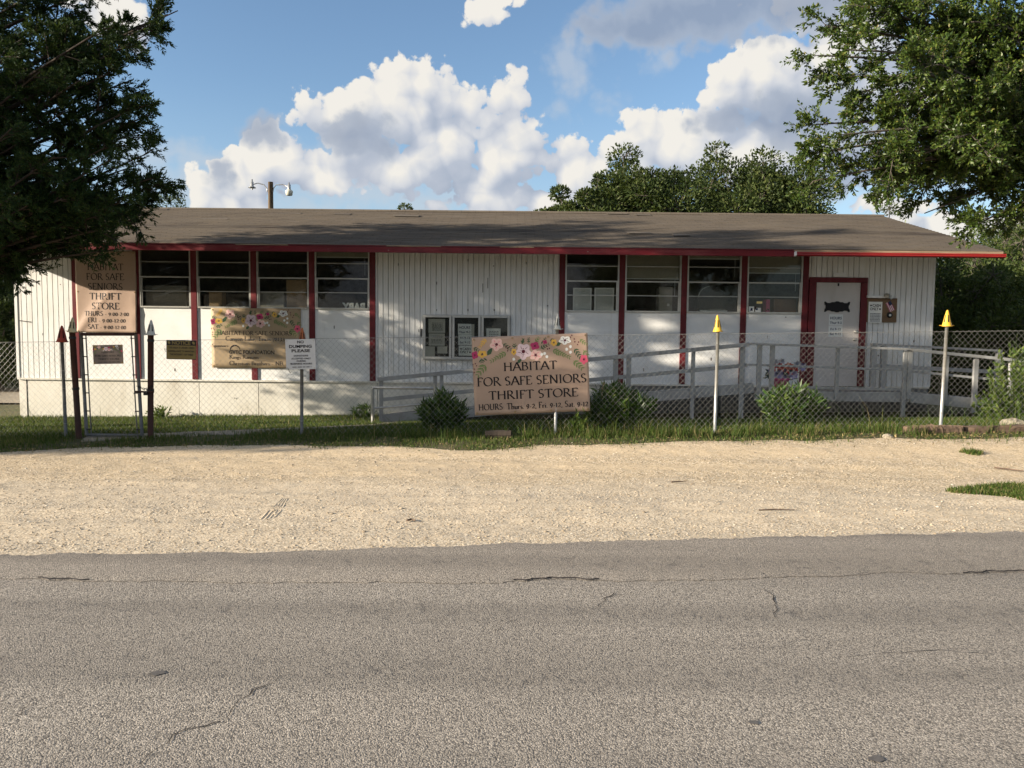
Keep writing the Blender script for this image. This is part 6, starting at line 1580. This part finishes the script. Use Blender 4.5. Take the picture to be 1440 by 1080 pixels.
X, Y = X[keep], Y[keep]; n = len(X)
near_f = np.exp(-((Y - 9.85) / .35) ** 2)
H = (.034 + .036 * rng.random(n)) * (1 + .9 * near_f * rng.random(n)) * (1 + .25 * np.sin(X * 1.9) * np.sin(Y * 2.7)); H = np.where(Y < lot_far(X) + .25, H * .65, H)
tall = rng.random(n) < .007 + .014 * near_f * (X > -2.5); H = np.where(tall, H * rng.uniform(2, 4.5, n), H)
grass_obj('grass', X, Y, H, rng.uniform(.004, .010, n), rng, 'short green grass growing over the yard and along the fence')
# tall dry tufts at the fence line
tf = [(at(px, 615, 9.6).x + .0, 9.55 + .1 * math.sin(px)) for px in (575, 590, 640, 700, 745, 800, 840, 862, 900, 918, 935, 960, 985, 1035, 1070, 1130, 1240, 1280, 1395)]
X = np.concatenate([rng.normal(x, .10, 95) for x, y in tf]); Y = np.concatenate([rng.normal(y, .06, 95) for x, y in tf]); n = len(X)
grass_obj('tall_grass', X, Y, rng.uniform(.06, .24, n), rng.uniform(.004, .008, n), rng, 'taller half dry grass tufts along the foot of the fence')
# grass patch on the lot
def ell(px_x, y, rx, ry, n): a = rng.uniform(0, 6.28, n); r = np.sqrt(rng.random(n)) * (1 + .12 * np.sin(3 * a) + .08 * np.sin(7 * a)); return px_x + rx * r * np.cos(a), y + ry * r * np.sin(a)
X, Y = ell(5.2, 6.70, 1.15, .46, 19000); grass_obj('grass_patch', X, Y, rng.uniform(.02, .06, len(X)), rng.uniform(.005, .012, len(X)), rng, 'low green weed patch growing on the gravel lot')
X, Y = ell(gd(1367, 645)[0], gd(1367, 645)[1], .12, .10, 420); grass_obj('grass_tuft', X, Y, rng.uniform(.02, .06, len(X)), rng.uniform(.004, .009, len(X)), rng, 'tiny green tuft alone on the gravel near the timber edge')
# fallen leaves along the grass edge
rng2 = np.random.default_rng(3); n = 900; X = np.concatenate([rng2.uniform(-6.6, 6.6, n), rng2.normal(5.0, 1.0, 350)]); Y = np.concatenate([lot_far(X[:n]) + rng2.normal(.15, .28, n), 9.35 + rng2.normal(0, .10, 350)])
pos = np.stack([X, Y, ground_z(X, Y) + .022], 1); ax = unit(np.stack([rng2.normal(size=len(X)), rng2.normal(size=len(X)), rng2.normal(0, .25, len(X))], 1))
tag(fast_mesh('fallen_leaves', *kites(pos, ax, rng2.uniform(.02, .05, len(X)), rng2.uniform(.012, .025, len(X)), rng2, .35), M['dry']), 'dry fallen leaves lying along the grass edge', 'leaves', kind='stuff')

# ---- timber edge, log, stones, sticks
M['tie'] = mat('old_railroad_tie', (.17, .115, .078), .95, col2=(.075, .052, .038), scale=7, stretch=(.3, 2, 2), bump=.9, bscale=18)
def rough_beam(name, x0, x1, y, w, h, label, seed, sink=.05):
    rng = np.random.default_rng(seed); n = 30; vs = []; fs = []
    for i in range(n + 1):
        x = x0 + (x1 - x0) * i / n; z = gz(x, y) - sink; j = rng.normal(0, .008, 8); e = .75 if i in (0, n) else 1.0
        for k, (a, b) in enumerate(((-.5, 0), (.5, 0), (.5, .8), (.38, 1), (-.38, 1), (-.5, .8))): vs.append((x + j[6] * .3, y + a * w * e + j[k] * .6, z + b * h * (1 if i not in (0, n) else .9) + j[(k + 1) % 6] * (b > 0)))
    for i in range(n):
        for k in range(6): fs.append((i * 6 + k, i * 6 + (k + 1) % 6, (i + 1) * 6 + (k + 1) % 6, (i + 1) * 6 + k))
    fs += [tuple(range(6)), tuple(n * 6 + k for k in reversed(range(6)))]
    mb = MB(); mb.add(vs, fs); return tag(mb.build(name, M['tie'], None), label, 'timber')
a, b = at(1272, 612, 9.58), at(1352, 612, 9.58)
rough_beam('timber_edging', a.x, b.x, 9.58, .15, .14, 'weathered timber edging below the leaning yellow capped post', 1)
rough_beam('timber_edging', b.x + .03, 8.4, 9.60, .15, .13, 'weathered timber edging running out past the shrub', 2)
a, b = at(682, 612, 9.45), at(719, 612, 9.45)
t = MB().tube([(a.x, 9.45, gz(a.x, 9.45) + .05), ((a.x + b.x) / 2, 9.46, gz(a.x, 9.45) + .055), (b.x, 9.44, gz(b.x, 9.45) + .05)], [.05, .058, .052], 9).build('log', M['bark'], None); tag(t, 'short dark log lying below the flower banner', 'log')
def rock(px, py, Y, r, label, seed):
    rng = np.random.default_rng(seed); c = at(px, py, Y); z0 = gz(c.x, Y); vs = []; fs = []; nu, nv_ = 11, 6
    for j in range(nv_ + 1):
        for i in range(nu):
            th = -.5 + (PI / 2 + .5) * j / nv_; ph = 2 * PI * i / nu; k = 1 + rng.normal(0, .09)
            vs.append((c.x + r * 1.3 * k * math.cos(th) * math.cos(ph), Y + r * k * math.cos(th) * math.sin(ph), z0 + r * .75 * k * math.sin(th)))
    for j in range(nv_):
        for i in range(nu): fs.append((j * nu + i, j * nu + (i + 1) % nu, (j + 1) * nu + (i + 1) % nu, (j + 1) * nu + i))
    mb = MB(); mb.add(vs, fs); tag(mb.build('rock', M['rock'], None), label, 'rock')
M['rock'] = mat('pale_limestone', (.42, .36, .27), .9, var=.4, scale=8, bump=.6, bscale=20)
rock(1424, 594, 10.1, .14, 'pale limestone rock in the grass under the end shrub', 1)
rock(1438, 592, 9.95, .10, 'smaller pale rock beside the limestone rock at the frame edge', 2)
rock(1248, 617, 9.35, .05, 'small brown stone at the end of the timber edging', 3)
def stick(pts, r, label):
    P = [(*gd(px, py, 0), 0) for px, py in pts]; P = [Vector((x, y, gz(x, y) + r + .008)) for x, y, _ in P]
    tag(MB().tube(P, [r, r, r * .5][:len(P)] if len(P) == 3 else r, 6).build('stick', M['tie'], None), label, 'stick')
stick([(1067, 719.5), (1090, 718.5), (1118, 719)], .005, 'thin brown stick lying on the gravel near the road')
stick([(1398, 661), (1420, 663), (1440, 665)], .008, 'dark stick on the gravel near the grass patch')
stick([(944, 680), (955, 679), (968, 678.5)], .006, 'short twig on the gravel below the shrub')
stick([(572, 735), (578, 733), (584, 735)], .008, 'short crooked twig on the gravel near the tyre marks')

# ---- tyre marks pressed into the gravel: low ridges of pushed-up fines
def ridge(pts, h, w):
    P = [gd(px, py, 0) for px, py in pts]; mb = MB(); n = len(P); vs = []; 
    for i, p in enumerate(P):
        q = P[min(i + 1, n - 1)]; o = P[max(i - 1, 0)]; dx, dy = q[0] - o[0], q[1] - o[1]; L = math.hypot(dx, dy); z = gz(*p) + float(lot_relief(np.array([p[0]]), np.array([p[1]]))[0]); e = .15 if i in (0, n - 1) else 1
        vs += [(p[0] - dy / L * w, p[1] + dx / L * w, z - .003), (p[0], p[1], z + h * e), (p[0] + dy / L * w, p[1] - dx / L * w, z - .003)]
    mb.add(vs, [(3 * i + k, 3 * i + k + 1, 3 * i + k + 4, 3 * i + k + 3) for i in range(n - 1) for k in (0, 1)])
    tag(mb.build('tyre_ridge', M['gravel'], None), kind='structure')
for k in range(4): ridge([(366 + k * 6, 729 - k * .5), (377 + k * 6, 719), (388 + k * 4, 710), (397 + k * 2.5, 700)], .0045, .010)

for o in list(bpy.data.objects):
    if o.parent is not None and o.name.split('.')[0] in ('twigs', 'crown', 'foliage', 'stems', 'wire_mesh', 'leaves', 'printed_lines'): o['kind'] = 'stuff'
